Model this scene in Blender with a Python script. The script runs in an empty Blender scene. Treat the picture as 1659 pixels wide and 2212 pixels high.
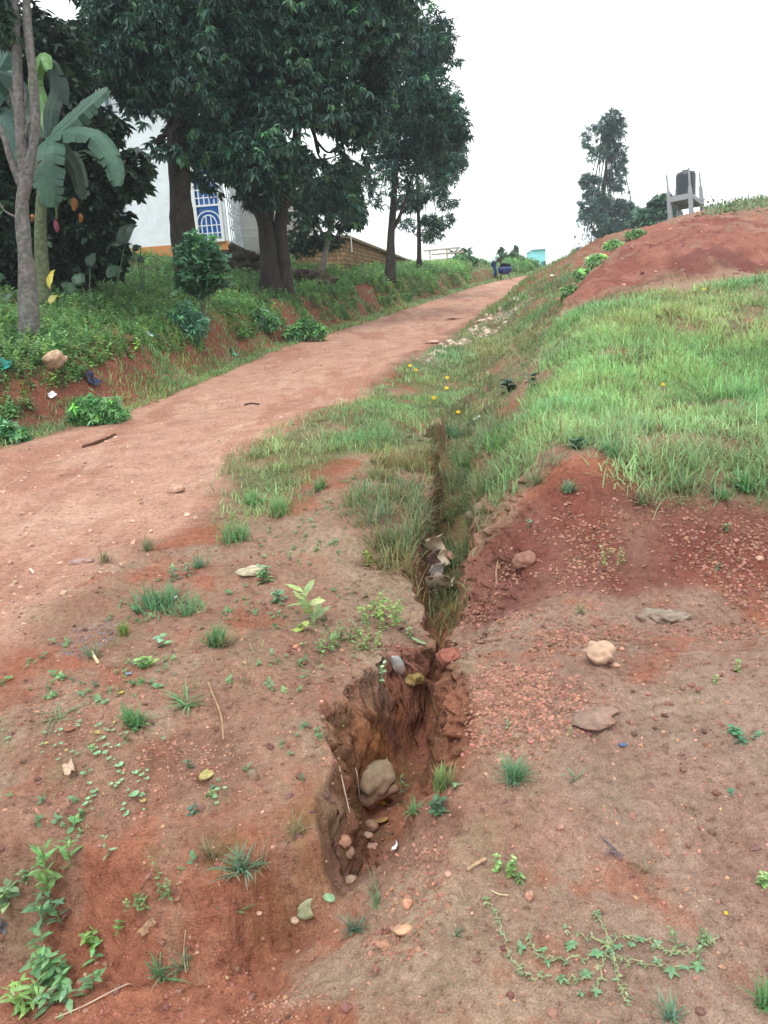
import bpy, math, random
import numpy as np
R=math.radians
rnd=random.Random(7); rs=np.random.RandomState(11)
sc=bpy.context.scene; COL=sc.collection
# ---------------- camera ----------------
CAM=np.array([0.0,0.0,1.84]); PITCH=R(12.0); ROLL=R(4.5); FPX=1661.0
_f=np.array([0,math.cos(PITCH),-math.sin(PITCH)]); _u0=np.array([0,math.sin(PITCH),math.cos(PITCH)]); _r0=np.array([1.0,0,0])
_r=math.cos(ROLL)*_r0-math.sin(ROLL)*_u0; _u=math.sin(ROLL)*_r0+math.cos(ROLL)*_u0
cd=bpy.data.cameras.new('camera'); cam=bpy.data.objects.new('camera',cd); COL.objects.link(cam); sc.camera=cam
cd.sensor_fit='VERTICAL'; cd.sensor_height=34.6; cd.lens=34.6*FPX/2212; cd.clip_start=0.05; cd.clip_end=4000
from mathutils import Matrix, Vector
cam.matrix_world=Matrix(((_r[0],_u[0],-_f[0],CAM[0]),(_r[1],_u[1],-_f[1],CAM[1]),(_r[2],_u[2],-_f[2],CAM[2]),(0,0,0,1)))
# ---------------- sky, sun, exposure ----------------
SUN_EL,SUN_AZ=R(62),R(200)
w=bpy.data.worlds.new("World"); sc.world=w; w.use_nodes=True
nt=w.node_tree; nt.nodes.clear()
sky=nt.nodes.new('ShaderNodeTexSky'); sky.sky_type='NISHITA'; sky.sun_disc=False; sky.sun_elevation=SUN_EL; sky.sun_rotation=SUN_AZ; sky.air_density=1.5; sky.dust_density=3
b1=nt.nodes.new('ShaderNodeBackground'); b1.inputs[1].default_value=0.10; nt.links.new(sky.outputs[0],b1.inputs[0])
b2=nt.nodes.new('ShaderNodeBackground'); b2.inputs[0].default_value=(0.95,1.0,1.0,1); b2.inputs[1].default_value=1.05   # the overcast cloud layer
mx=nt.nodes.new('ShaderNodeMixShader'); tcw=nt.nodes.new('ShaderNodeTexCoord'); nw=nt.nodes.new('ShaderNodeTexNoise'); nw.inputs['Scale'].default_value=1.6; nw.inputs['Detail'].default_value=4
mr=nt.nodes.new('ShaderNodeMapRange'); mr.inputs[1].default_value=.35; mr.inputs[2].default_value=.65; mr.inputs[3].default_value=.82; mr.inputs[4].default_value=1.0
nt.links.new(tcw.outputs['Generated'],nw.inputs['Vector']); nt.links.new(nw.outputs['Fac'],mr.inputs[0]); nt.links.new(mr.outputs[0],mx.inputs[0])
nt.links.new(b1.outputs[0],mx.inputs[1]); nt.links.new(b2.outputs[0],mx.inputs[2])
wo=nt.nodes.new('ShaderNodeOutputWorld'); nt.links.new(mx.outputs[0],wo.inputs[0])
sd=bpy.data.lights.new('sun','SUN'); sd.energy=1.1; sd.angle=R(16); sd.color=(1,.97,.92)
so=bpy.data.objects.new('sun',sd); COL.objects.link(so)
_sd=Vector((math.sin(SUN_AZ)*math.cos(SUN_EL),math.cos(SUN_AZ)*math.cos(SUN_EL),math.sin(SUN_EL)))
so.rotation_euler=_sd.to_track_quat('Z','Y').to_euler(); so.location=(0,0,60)
vs=sc.view_settings; vs.view_transform='Standard'; vs.look='None'; vs.exposure=0.9; vs.gamma=1; vs.use_curve_mapping=False
sc.cycles.max_bounces=6; sc.cycles.diffuse_bounces=3; sc.cycles.glossy_bounces=2; sc.cycles.transmission_bounces=3; sc.cycles.volume_bounces=2
# ---------------- helpers ----------------
def ray(px,py):
    px=np.asarray(px,float); py=np.asarray(py,float)
    a=(px-829.5)/FPX; b=-(py-1106)/FPX
    d=a[...,None]*_r+b[...,None]*_u+_f
    return d
def at(px,py,Y):
    d=ray(px,py); return CAM+d*(Y/d[...,1:2] if d.ndim>1 else Y/d[1])
def project(P):
    P=np.asarray(P)-CAM; z=P@_f; return 829.5+FPX*(P@_r)/z, 1106-FPX*(P@_u)/z, z
def _hash(ix,iy,s):
    h=(ix.astype(np.int64)*374761393+iy.astype(np.int64)*668265263+s*1442695041)&0xffffffff
    h=((h^(h>>13))*1274126177)&0xffffffff
    return ((h^(h>>16))&0xffff)/65535.0
def vnoise(x,y,s=0):
    ix=np.floor(x); iy=np.floor(y); fx=x-ix; fy=y-iy
    fx=fx*fx*fx*(fx*(fx*6-15)+10); fy=fy*fy*fy*(fy*(fy*6-15)+10)
    ix=ix.astype(np.int64); iy=iy.astype(np.int64)
    a=_hash(ix,iy,s); b=_hash(ix+1,iy,s); c=_hash(ix,iy+1,s); d=_hash(ix+1,iy+1,s)
    return (a+(b-a)*fx+(c-a)*fy+(a-b-c+d)*fx*fy)*2-1
def fbm(x,y,scale,oct=4,s=0,gain=.5):
    t=0;a=1;n=0;x=x/scale;y=y/scale
    for k in range(oct):
        t=t+a*vnoise(x+k*17.3,y-k*9.1,s+k); n+=a; a*=gain; x=x*2.03+y*.31; y=y*1.97-x*.15
    return t/n
def sstep(a,b,x):
    t=np.clip((x-a)/(b-a),0,1); return t*t*(3-2*t)
def poly_sd(x,y,P):
    """signed distance to open polyline P; positive to the right-hand side of its direction"""
    best=np.full(x.shape,1e9); sg=np.ones(x.shape)
    for (x0,y0),(x1,y1) in zip(P[:-1],P[1:]):
        dx,dy=x1-x0,y1-y0; L=dx*dx+dy*dy
        t=np.clip(((x-x0)*dx+(y-y0)*dy)/L,0,1)
        ex=x-(x0+t*dx); ey=y-(y0+t*dy); d=np.hypot(ex,ey)
        c=ex*dy-ey*dx
        m=d<best-1e-9; best=np.where(m,d,best); sg=np.where(m,np.sign(c)+(c==0),sg)
    return best*sg
def inpoly(x,y,P):
    r=np.zeros(np.shape(x),bool); n=len(P)
    for i in range(n):
        x0,y0=P[i]; x1,y1=P[(i+1)%n]
        if y0==y1: continue
        c=((y0>y)!=(y1>y))&(x<(x1-x0)*(y-y0)/(y1-y0)+x0); r^=c
    return r
def polymask(x,y,P,soft):
    """soft 0..1 membership of closed polygon P"""
    d=np.full(np.shape(x),1e9); n=len(P)
    for i in range(n):
        x0,y0=P[i]; x1,y1=P[(i+1)%n]; dx,dy=x1-x0,y1-y0; L=dx*dx+dy*dy+1e-12
        t=np.clip(((x-x0)*dx+(y-y0)*dy)/L,0,1); d=np.minimum(d,np.hypot(x-x0-t*dx,y-y0-t*dy))
    s=np.where(inpoly(x,y,P),d,-d)
    return sstep(-soft,soft,s)
# ---------------- terrain ----------------
SL=.11
LE=np.array([(-6.3,-2),(-5.9,2),(-5.2,5.5),(-4.5,9),(-3.7,11.1),(-2.4,17.3),(0,24.5),(5.8,43),(15.2,63),(24,80),(40,110)],float)   # road left edge
RE=np.array([(-3.0,-2),(-2.6,2),(-2.05,4),(-1.5,5.7),(-1.35,8.0),(-.75,9.9),(.2,13.6),(1.35,17),(5.1,30),(10,42),(20.5,62),(30,80),(44,110)],float)
# control points: (x, y, height above the base slope)
def _cp(px,py,Y): 
    p=at(px,py,Y); return (p[0],p[1],p[2]-SL*p[1])
CP=[_cp(1500,1250,4.2),_cp(1640,1260,4.2),_cp(1350,1235,4.35),_cp(1200,1250,4.3),_cp(1080,1270,4.3),
 _cp(1500,1085,4.72),_cp(1640,1090,4.75),_cp(1400,1065,4.8),_cp(1250,1000,5.05),_cp(1130,1060,5.0),_cp(1050,1110,4.95),
 _cp(1500,900,6.8),_cp(1640,880,6.8),_cp(1300,900,6.7),_cp(1150,900,6.8),_cp(1060,960,6.6),
 _cp(1500,760,9.2),_cp(1640,740,9.2),_cp(1300,770,9.4),_cp(1200,775,10),_cp(1120,790,10.5),
 _cp(1500,640,12),_cp(1640,625,12),_cp(1350,660,12.2),_cp(1250,690,12.5),_cp(1200,705,13),
 _cp(1500,612,13.6),_cp(1640,600,13.6),_cp(1300,640,14.5),_cp(1215,655,15.5),
 _cp(1500,594,14.5),_cp(1500,538,15.7),_cp(1640,590,14.5),_cp(1640,534,15.7),_cp(1390,590,15.4),_cp(1390,552,16.4),_cp(1240,620,17.5),
 _cp(1500,500,19.3),_cp(1640,500,19.3),_cp(1330,520,20.5),_cp(1400,500,20.5),
 _cp(1440,488,23),_cp(1540,474,23),_cp(1650,474,23),_cp(1370,500,23.5),
 (14,19,2.2),(14,13,1.4),(14,9,.9),(14,5,.5),(6,5,.35),(8,8,.7),(9,3,.2),
 (11,30,2.1),(9.2,30,1.5),(15,30,2.5),(20,24,2.9),(14,42,2.0),(22,40,3.2),(12.5,42,1.2),(28,50,3.2),(19,55,1.8),
 (3.2,18,-.1),(6.2,29.5,0),(10.5,42,.1),(19,62,.3),(2.2,13,-.12),(1.3,10.2,-.12),
 (1.2,18,0),(4,30,0),(0,10,0),(-2,10,0),(-1.5,6,0),(0,5.2,0.02),(.0,8,0.02),(-1.4,3.6,.03),(-.6,2.6,.05),(-1.2,2.3,.04),(-.5,3.6,.04),
 (.6,2.3,.02),(1.3,2.5,.03),(2.2,3.5,.04),(.8,3.4,.03),(1.2,1.5,0),(0,1.2,0),(-1,1.2,-.02),(4,1,0),(0,-3,0),(-4,-3,0),(6,-4,0),(-4,4,0),(-8,8,0),(-6,16,0),(-8,30,0),(-3,34,0),(2,45,0),(8,62,0),(-12,0,0),(-14,18,0),(-12,50,0),(-2,62,0)]
CP=np.array(CP)
def _tps(CP,lam=.0004):
    X=CP[:,:2]; n=len(X); d2=((X[:,None]-X[None])**2).sum(2); K=.5*d2*np.log(d2+1e-12)
    A=np.zeros((n+3,n+3)); A[:n,:n]=K+lam*np.eye(n); A[:n,n]=1; A[:n,n+1:]=X; A[n,:n]=1; A[n+1:,:n]=X.T
    return np.linalg.solve(A,np.r_[CP[:,2],0,0,0])
# thin plates behave badly with such uneven spacing, so warp space with y (near things are close together)
def _warp(x,y):
    yy=np.log(np.maximum(y,-1.5)+4.0)*4; return x*4/(np.maximum(y,-1.5)+4.0), yy
_wx,_wy=_warp(CP[:,0],CP[:,1]); CPW=np.c_[_wx,_wy,CP[:,2]]; TW=_tps(CPW)
def Rf(x,y):
    X,Y=_warp(x,y); out=TW[-3]+TW[-2]*X+TW[-1]*Y
    sh=X.shape; X=X.ravel(); Y=Y.ravel(); o=out.ravel().copy()
    for k in range(0,len(X),20000):
        d2=(X[k:k+20000,None]-CPW[:,0])**2+(Y[k:k+20000,None]-CPW[:,1])**2; o[k:k+20000]+=(d2*np.log(d2+1e-12))@(TW[:-3]*.5)
    out=o.reshape(sh)
    out=np.clip(out,-.3,3.4)
    return out*(1-sstep(60,90,y))*(1-sstep(0,14,-x-10))
def gnd0(x,y):
    """broad shape, no gully, no noise"""
    base=SL*np.minimum(y,62)+np.where(y>62,-.02*(y-62),0)
    base=np.where(y<0,base*.4,base)
    xl=np.interp(y,LE[:,1],LE[:,0]); u=(xl-x)*.95
    hb=np.interp(y,[0,6,9,12,30,45,60,80],[.9,1.0,1.1,1.28,1.3,1.0,.5,.2])
    un=u+fbm(x,y,1.1,3,5)*.32+fbm(x,y,4,2,8)*.3
    bank=hb*(sstep(.25,1.15,un)*.72+sstep(.9,2.4,un)*.28)+np.interp(y,[0,31,38],[.2,.2,.06])*np.clip(u-1.9,0,9)
    rf=Rf(x,y); rf=rf*sstep(-.2,.5,-u)
    xr=np.interp(y,RE[:,1],RE[:,0]); k=sstep(9,14,y); rf=rf*(1-k*(1-sstep(-.2,1.8,x-xr)))
    return base+bank+rf
def hit(px,py,fn=None):
    fn=fn or gnd0
    px=np.atleast_1d(np.asarray(px,float)); py=np.atleast_1d(np.asarray(py,float)); d=ray(px,py); d=d/d[:,1:2]
    t=np.full(len(px),.8); done=np.zeros(len(px),bool); prev=t.copy()
    for k in range(460):
        P=CAM+d*t[:,None]; b=P[:,2]<fn(P[:,0],P[:,1]); done|=b
        prev=np.where(done,prev,t); t=np.where(done,t,t*(1.045 if len(px)<4 else 1.02))
        if done.all() or t.max()>130: break
    lo,hi=prev,t
    for k in range(11):
        m=(lo+hi)/2; P=CAM+d*m[:,None]; b=P[:,2]<fn(P[:,0],P[:,1]); hi=np.where(b,m,hi); lo=np.where(b,lo,m)
    P=CAM+d*hi[:,None]; P[:,2]=fn(P[:,0],P[:,1]); return P
def XY(pts): 
    P=hit([p[0] for p in pts],[p[1] for p in pts]); return P[:,:2]
GL=XY([(1150,705),(1100,760),(1060,800),(1005,850),(950,880),(920,916),(920,955),(925,980),(905,1065),(878,1150),(890,1237),(912,1301),(885,1345),(820,1385),(755,1428),(712,1500),(708,1598),(712,1678),(690,1757),(690,1797),(560,1830),(470,1885),(330,1880),(180,1830),(-100,1800)])
GR=XY([(1190,712),(1150,770),(1120,812),(1080,852),(1040,890),(1040,930),(1030,970),(1030,1065),(1005,1147),(992,1242),(985,1303),(975,1345),(995,1400),(1030,1480),(1055,1540),(1050,1600),(1020,1660),(985,1720),(980,1790),(1010,1900),(1060,2050)])
GR=np.vstack([GR,[(.35,.9),(.5,-1)]])
DY=[.5,1.4,2.0,2.45,2.75,2.86,3.2,3.55,3.72,3.86,4.12,4.3,5.5,7,8.6,10.5,13,17,19]; DD=[0,.14,.26,.38,.48,.56,.60,.58,.52,.36,.34,.46,.54,.54,.46,.26,.12,.05,0]
def gnd(x,y,detail=True):
    z=gnd0(x,y); near=(y<20)&(y>.4)&(np.abs(x)<5)
    x=np.asarray(x,float); y=np.asarray(y,float)
    if near.any():
        xn,yn=x[near],y[near]
        nn=fbm(xn,yn,.3,3,22)*.06+fbm(xn,yn,.9,2,24)*.12*sstep(5,8,yn)+fbm(xn,yn,.12,3,21)*.022+fbm(xn,yn,.07,2,23)*.012
        dl=-poly_sd(xn,yn,GL)+nn; dr=poly_sd(xn,yn,GR)+nn*.8
        eR=np.interp(yn,[1.5,2.2,2.6,3.0,3.7,4.1,4.6],[.9,.7,.4,.27,.20,.10,.09])+.03*np.clip(yn-5,0,8); eL=np.interp(yn,[1.5,2.3,2.7,3.2,4],[.12,.10,.14,.16,.10])
        D=np.interp(yn,DY,DD)
        dc=np.maximum(0,np.maximum(-dl,-dr)); z[near]-=np.interp(yn,[2.8,3.4,4.4,7,9,14],[0,.07,.18,.20,.15,0])*np.exp(-(dc/.34)**2)
        z[near]-=D*sstep(0,1,dl/eL)**.8*sstep(0,1,dr/eR)
        # eroded hump between road and gully
    if detail:
        r=np.hypot(x,y)
        xl=np.interp(y,LE[:,1],LE[:,0]); xr=np.interp(y,RE[:,1],RE[:,0])
        road=sstep(-.1,.3,x-xl)*sstep(-.1,.4,xr-x)
        z=z+fbm(x,y,1.4,4,1)*.05*(1-.4*road)+fbm(x,y,.34,4,2)*.042*(1-.6*road)*(1-sstep(25,60,r))
        mdm=sstep(2.2,3.2,x-xr)*sstep(13,15,y)*(1-sstep(28,34,y)); z=z+mdm*(fbm(x,y,1.1,4,47)*.22-np.abs(fbm(x*.5,y,.7,4,48,.65))*.30+fbm(x,y,.25,3,50)*.06)
        fg=(1-sstep(5,8,y)); z=z-fg*np.abs(fbm(x+.3*y,y,.42,4,49))*.035
        m=r<14
        xm,ym=x[m],y[m]
        z[m]+= (fbm(xm,ym,.05,3,3)*.009+np.abs(fbm(xm,ym,.12,4,31,.6))*-.016)*(1-.55*road[m])
        # wheel ruts and washed ledges across the road
        t=(x-xl)/np.maximum(xr-xl,.5); z=z-road*.035*(np.exp(-((t-.28)/.09)**2)+np.exp(-((t-.72)/.09)**2))
        z=z-road*.05*sstep(.1,.5,fbm(x+y*.2,y*.9,1.3,4,44))*sstep(10,16,y)
    return z
def gz(x,y): 
    return float(gnd(np.array([float(x)]),np.array([float(y)]))[0])
# ---------------- mesh building ----------------
def link(me,name,parent=None,mat=None):
    o=bpy.data.objects.new(name,me); COL.objects.link(o)
    if parent is not None: o.parent=parent
    if mat is not None: me.materials.append(mat)
    return o
class MB:
    """collects vertices, faces and a colour per vertex; build() links them as one mesh object"""
    def __init__(s): s.v=[];s.f=[];s.c=[];s.n=0
    def add(s,v,f,c=(1,1,1)):
        v=np.asarray(v,float).reshape(-1,3); c=np.asarray(c,float)
        if c.ndim==1: c=np.tile(c[:3],(len(v),1))
        s.v.append(v); s.c.append(c)
        if isinstance(f,np.ndarray): s.f.append(f+s.n)
        else:
            for k in (3,4):
                q=[x for x in f if len(x)==k]
                if q: s.f.append(np.array(q)+s.n)
            for x in f:
                if len(x)>4: s.f.append(np.array([x])+s.n)
        s.n+=len(v); return s
    def mesh(s,name,smooth=False):
        me=bpy.data.meshes.new(name)
        V=np.concatenate(s.v); C=np.concatenate(s.c)
        me.vertices.add(len(V)); me.vertices.foreach_set('co',V.astype(np.float32).ravel())
        ls=np.concatenate([f.ravel() for f in s.f]); cnt=np.concatenate([np.full(len(f),f.shape[1]) for f in s.f])
        me.loops.add(len(ls)); me.loops.foreach_set('vertex_index',ls.astype(np.int32))
        me.polygons.add(len(cnt)); st=np.r_[0,np.cumsum(cnt)[:-1]]
        me.polygons.foreach_set('loop_start',st.astype(np.int32))
        try: me.polygons.foreach_set('loop_total',cnt.astype(np.int32))
        except Exception: pass
        me.polygons.foreach_set('use_smooth',np.full(len(cnt),smooth))
        a=me.attributes.new('Col','FLOAT_COLOR','POINT'); a.data.foreach_set('color',np.c_[C,np.ones(len(C))].astype(np.float32).ravel())
        me.update(calc_edges=True); return me
    def build(s,name,mat,parent=None,smooth=False): return link(s.mesh(name,smooth),name,parent,mat)
def tag(o,label=None,cat=None,group=None,kind=None):
    if label: o['label']=label
    if cat: o['category']=cat
    if group: o['group']=group
    if kind: o['kind']=kind
    return o
def empty(name,loc,label,cat,group=None,rz=0):
    o=bpy.data.objects.new(name,None); COL.objects.link(o); o.location=[float(t) for t in loc]; o.rotation_euler.z=rz; o.empty_display_size=.1
    return tag(o,label,cat,group)
def kids(o,_c={}): return [c for c in COL.objects if c.parent==o]
def copy_tree(o,loc,rz=0,scale=1,label=None,group=None,ch=None):
    ch=kids(o) if ch is None else ch
    r=o.copy(); COL.objects.link(r); r.location=[float(t) for t in loc]; r.rotation_euler.z=rz; r.scale=(scale,)*3
    if label: r['label']=label
    if group: r['group']=group
    for c in ch:
        d=c.copy(); COL.objects.link(d); d.parent=r
    return r
def unit(v): v=np.asarray(v,float); return v/(np.linalg.norm(v,axis=-1,keepdims=True)+1e-12)
def tube(pts,rad,n=8,cap=True,bump=0,seed=0):
    pts=np.asarray(pts,float); rad=np.broadcast_to(np.asarray(rad,float),(len(pts),)); k=len(pts)
    T=unit(np.gradient(pts,axis=0)); ref=np.array([0,0,1.0]) if abs(T[0][2])<.9 else np.array([1.0,0,0])
    a=unit(np.cross(ref,T[0])); V=[]; r_=np.random.RandomState(seed)
    ph=r_.rand(5)*6.28
    for i in range(k):
        a=unit(a-T[i]*np.dot(a,T[i])); b=np.cross(T[i],a); th=np.arange(n)*2*math.pi/n
        rr=rad[i]*(1+bump*(np.sin(th*3+ph[0]+i*.4)*.5+np.sin(th*2+ph[1]-i*.7)*.5+(r_.rand(n)-.5)*.6))
        V.append(pts[i]+rr[:,None]*(np.cos(th)[:,None]*a+np.sin(th)[:,None]*b))
    V=np.concatenate(V); F=[]
    for i in range(k-1):
        for j in range(n):
            F.append((i*n+j,i*n+(j+1)%n,(i+1)*n+(j+1)%n,(i+1)*n+j))
    if cap: F.append(tuple(range(n-1,-1,-1))); F.append(tuple((k-1)*n+j for j in range(n)))
    return V,F
def box(c,s,rot=None):
    V=np.array([(x,y,z) for x in(-.5,.5) for y in(-.5,.5) for z in(-.5,.5)])*np.asarray(s,float)
    if rot is not None: V=V@np.asarray(rot).T
    return V+np.asarray(c,float),[(0,1,3,2),(4,6,7,5),(0,4,5,1),(2,3,7,6),(0,2,6,4),(1,5,7,3)]
def beam(a,b,w,h=None):
    """a square bar from a to b"""
    a=np.asarray(a,float);b=np.asarray(b,float);h=h or w; d=b-a;L=np.linalg.norm(d);t=d/L
    s=unit(np.cross(t,[0,0,1.0])) if abs(t[2])<.95 else np.array([1.0,0,0]); q=np.cross(s,t)
    return box((a+b)/2,(w,L,h),np.c_[s,t,q])
def ico(sub=1):
    import bmesh
    bm=bmesh.new(); bmesh.ops.create_icosphere(bm,subdivisions=sub,radius=1); bm.verts.ensure_lookup_table()
    V=np.array([v.co[:] for v in bm.verts]); F=np.array([[v.index for v in f.verts] for f in bm.faces]); bm.free(); return V,F
ICO={k:ico(k) for k in (1,2,3,4)}
def rockv(sub,seed,size,amp=.25,flat=0):
    V,F=ICO[sub]; r_=np.random.RandomState(seed); V=V.copy(); out=V.copy()
    for k in range(5):
        d=unit(r_.randn(3)); c=r_.uniform(.55,.9); h=V@d; out-=np.where(h>c,(h-c)*.9,0)[:,None]*d; V=out
    n=0
    for k,f in enumerate((1.7,3.4,7,13)):
        o=r_.rand(3)*9; n=n+ (vnoise(V[:,0]*f+o[0]+V[:,2]*f*.6,V[:,1]*f+o[1]-V[:,2]*f*.8,seed+k))*amp*.55**k
    V=V*(1+n)[:,None]
    return V*np.asarray(size,float),F
def rots(az,tilt,roll):
    """batch of rotation matrices Rz(az)*Rx(tilt)*Ry(roll)"""
    ca,sa,ct,st,cr,sr=np.cos(az),np.sin(az),np.cos(tilt),np.sin(tilt),np.cos(roll),np.sin(roll); z=np.zeros_like(ca); o=np.ones_like(ca)
    A=np.stack([np.stack([ca,-sa,z],-1),np.stack([sa,ca,z],-1),np.stack([z,z,o],-1)],-2)
    B=np.stack([np.stack([o,z,z],-1),np.stack([z,ct,-st],-1),np.stack([z,st,ct],-1)],-2)
    C=np.stack([np.stack([cr,z,sr],-1),np.stack([z,o,z],-1),np.stack([-sr,z,cr],-1)],-2)
    return A@B@C
def scatter(mb,V,F,P,M,S,C):
    """many copies of template (V,F) into mesh builder: positions P, matrices M, scales S (N or Nx3), colours C (Nx3)"""
    N=len(P); 
    if N==0: return
    S=np.asarray(S,float); S=S[:,None] if S.ndim==1 else S
    W=np.einsum('nij,nkj->nki',M,V[None]*S[:,None,:])+P[:,None,:]
    k=len(V); F=np.asarray(F); FF=(F[None]+(np.arange(N)*k)[:,None,None]).reshape(-1,F.shape[1])
    mb.add(W.reshape(-1,3),FF,np.repeat(C,k,axis=0))
def jitter(c,n,amt=.2,hue=.08,r=rs):
    c=np.asarray(c,float); return np.clip(c*(1+r.uniform(-amt,amt,(n,1)))*(1+r.uniform(-hue,hue,(n,3))),0,1)
# blade of grass: 3 bands, tip; bends forward (+y)
def blades(mb,P,L,W,az,lean,bend,C):
    n=len(P); t=np.array([0,.33,.68,1.0]); wd=np.array([.8,1,.7,.06])
    dh=np.stack([np.cos(az),np.sin(az),0*az],-1); sd_=np.stack([-np.sin(az),np.cos(az),0*az],-1)
    ang=lean[:,None]+bend[:,None]*t[None]          # angle from vertical along the blade
    seg=np.diff(t); px=np.zeros((n,4)); pz=np.zeros((n,4))
    for k in range(3):
        a=(ang[:,k]+ang[:,k+1])/2; px[:,k+1]=px[:,k]+np.sin(a)*seg[k]; pz[:,k+1]=pz[:,k]+np.cos(a)*seg[k]
    c=P[:,None,:]+dh[:,None,:]*(px*L[:,None])[...,None]; c=c.copy(); c[...,2]+=pz*L[:,None]
    o=sd_[:,None,:]*(wd[None]*W[:,None]*.5)[...,None]
    V=np.stack([c-o,c+o],2).reshape(-1,3)
    f=np.array([(0,1,3,2),(2,3,5,4),(4,5,7,6)]); F=(f[None]+(np.arange(n)*8)[:,None,None]).reshape(-1,4)
    mb.add(V,F,np.repeat(C,8,axis=0))
# ---------------- materials ----------------
def newmat(name,rough=.8,spec=.3):
    m=bpy.data.materials.new(name); m.use_nodes=True; nt=m.node_tree; b=nt.nodes['Principled BSDF']; b.inputs['Roughness'].default_value=rough; b.inputs['Specular IOR Level'].default_value=spec
    return m,nt,b
def nd(nt,t,**k):
    n=nt.nodes.new(t)
    for a,v in k.items():
        if a in n.inputs: n.inputs[a].default_value=v
        else: setattr(n,a,v)
    return n
def mult(nt,a,b,fac=1.0,mode='MULTIPLY'):
    m=nt.nodes.new('ShaderNodeMix'); m.data_type='RGBA'; m.blend_type=mode; m.inputs[0].default_value=fac
    nt.links.new(a,m.inputs[6])
    if isinstance(b,tuple): m.inputs[7].default_value=b
    else: nt.links.new(b,m.inputs[7])
    return m.outputs[2]
def ramp(nt,src,stops):
    r=nt.nodes.new('ShaderNodeValToRGB'); e=r.color_ramp.elements
    while len(e)<len(stops): e.new(.5)
    for x,(p,c) in zip(e,stops): x.position=p; x.color=(c,c,c,1) if not isinstance(c,tuple) else (*c,1)
    nt.links.new(src,r.inputs[0]); return r.outputs[0]
def noise(nt,vec,scale,detail=4,rough=.6,dist=0):
    n=nt.nodes.new('ShaderNodeTexNoise'); n.inputs['Scale'].default_value=scale; n.inputs['Detail'].default_value=detail; n.inputs['Roughness'].default_value=rough; n.inputs['Distortion'].default_value=dist
    nt.links.new(vec,n.inputs['Vector']); return n.outputs['Fac']
def bump(nt,b,h,strength,dist=.01,prev=None):
    n=nt.nodes.new('ShaderNodeBump'); n.inputs['Strength'].default_value=strength; n.inputs['Distance'].default_value=dist; nt.links.new(h,n.inputs['Height'])
    if prev: nt.links.new(prev,n.inputs['Normal'])
    nt.links.new(n.outputs[0],b.inputs['Normal']); return n.outputs[0]
def colattr(nt): 
    a=nt.nodes.new('ShaderNodeVertexColor'); a.layer_name='Col'; return a.outputs[0]
def objco(nt): return nt.nodes.new('ShaderNodeTexCoord').outputs['Object']
def mat_soil():
    m,nt,b=newmat('red_soil',.92,.15); co=objco(nt); c=colattr(nt)
    n1=noise(nt,co,3.2,6,.65); n2=noise(nt,co,28,5,.7); n3=noise(nt,co,150,3,.6)
    c=mult(nt,c,ramp(nt,n1,[(.3,(.82,.80,.80)),(.7,(1.16,1.18,1.2))]))
    c=mult(nt,c,ramp(nt,n2,[(.30,(.52,.47,.45)),(.42,(.9,.88,.87)),(.52,(1.02,1.02,1.02)),(.72,(1.3,1.36,1.36))]))  # low spots of the bump noise darkened, crevice shade put into the colour
    c=mult(nt,c,ramp(nt,n3,[(.3,(.76,.74,.72)),(.7,(1.22,1.25,1.25))]))
    v=nt.nodes.new('ShaderNodeTexVoronoi'); v.inputs['Scale'].default_value=38; nt.links.new(co,v.inputs['Vector'])
    sp=ramp(nt,v.outputs['Distance'],[(.10,1.0),(.2,0.0)]); v2=noise(nt,co,6,2); gate=ramp(nt,v2,[(.5,0.0),(.62,1.0)])
    g=mult(nt,sp,gate); mx=nt.nodes.new('ShaderNodeMix'); mx.data_type='RGBA'; nt.links.new(g,mx.inputs[0]); nt.links.new(c,mx.inputs[6])
    lt=mult(nt,c,(1.7,1.6,1.5,1)); nt.links.new(lt,mx.inputs[7]); nt.links.new(mx.outputs[2],b.inputs['Base Color'])
    n4=noise(nt,co,70,4,.7); c0=noise(nt,co,9,5,.7); p=bump(nt,b,c0,.5,.05); p=bump(nt,b,n2,.7,.025,p); p=bump(nt,b,n4,.6,.010,p); p=bump(nt,b,n3,.6,.006,p); bump(nt,b,sp,.25,.006,p); return m
def mat_col(name,rough=.8,spec=.3,scale=20,amt=.25,bs=.2,bd=.01,trans=0):
    """vertex colour times fine noise"""
    m,nt,b=newmat(name,rough,spec); co=objco(nt); c=colattr(nt); n=noise(nt,co,scale,5,.65)
    c=mult(nt,c,ramp(nt,n,[(.3,(1-amt,)*3),(.7,(1+amt,)*3)])); nt.links.new(c,b.inputs['Base Color'])
    if bs: bump(nt,b,n,bs,bd)
    if trans:
        t=nt.nodes.new('ShaderNodeBsdfTranslucent'); nt.links.new(c,t.inputs[0]); x=nt.nodes.new('ShaderNodeMixShader'); x.inputs[0].default_value=trans
        nt.links.new(b.outputs[0],x.inputs[1]); nt.links.new(t.outputs[0],x.inputs[2]); nt.links.new(x.outputs[0],nt.nodes['Material Output'].inputs[0])
    return m
M_SOIL=mat_soil(); M_GRASS=mat_col('grass_blade',.55,.35,9,.15,0,trans=.45); M_LEAF=mat_col('leaf',.48,.4,40,.3,0,trans=.22)
M_ROCK=mat_col('stone',.85,.25,14,.35,.6,.02); M_BARK=mat_col('bark',.9,.15,16,.45,.9,.03); M_DRY=mat_col('dry_stalk',.8,.2,30,.25,.2,.01)
M_FLOWER=mat_col('petal',.6,.2,20,.08,0,trans=.2)
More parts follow.
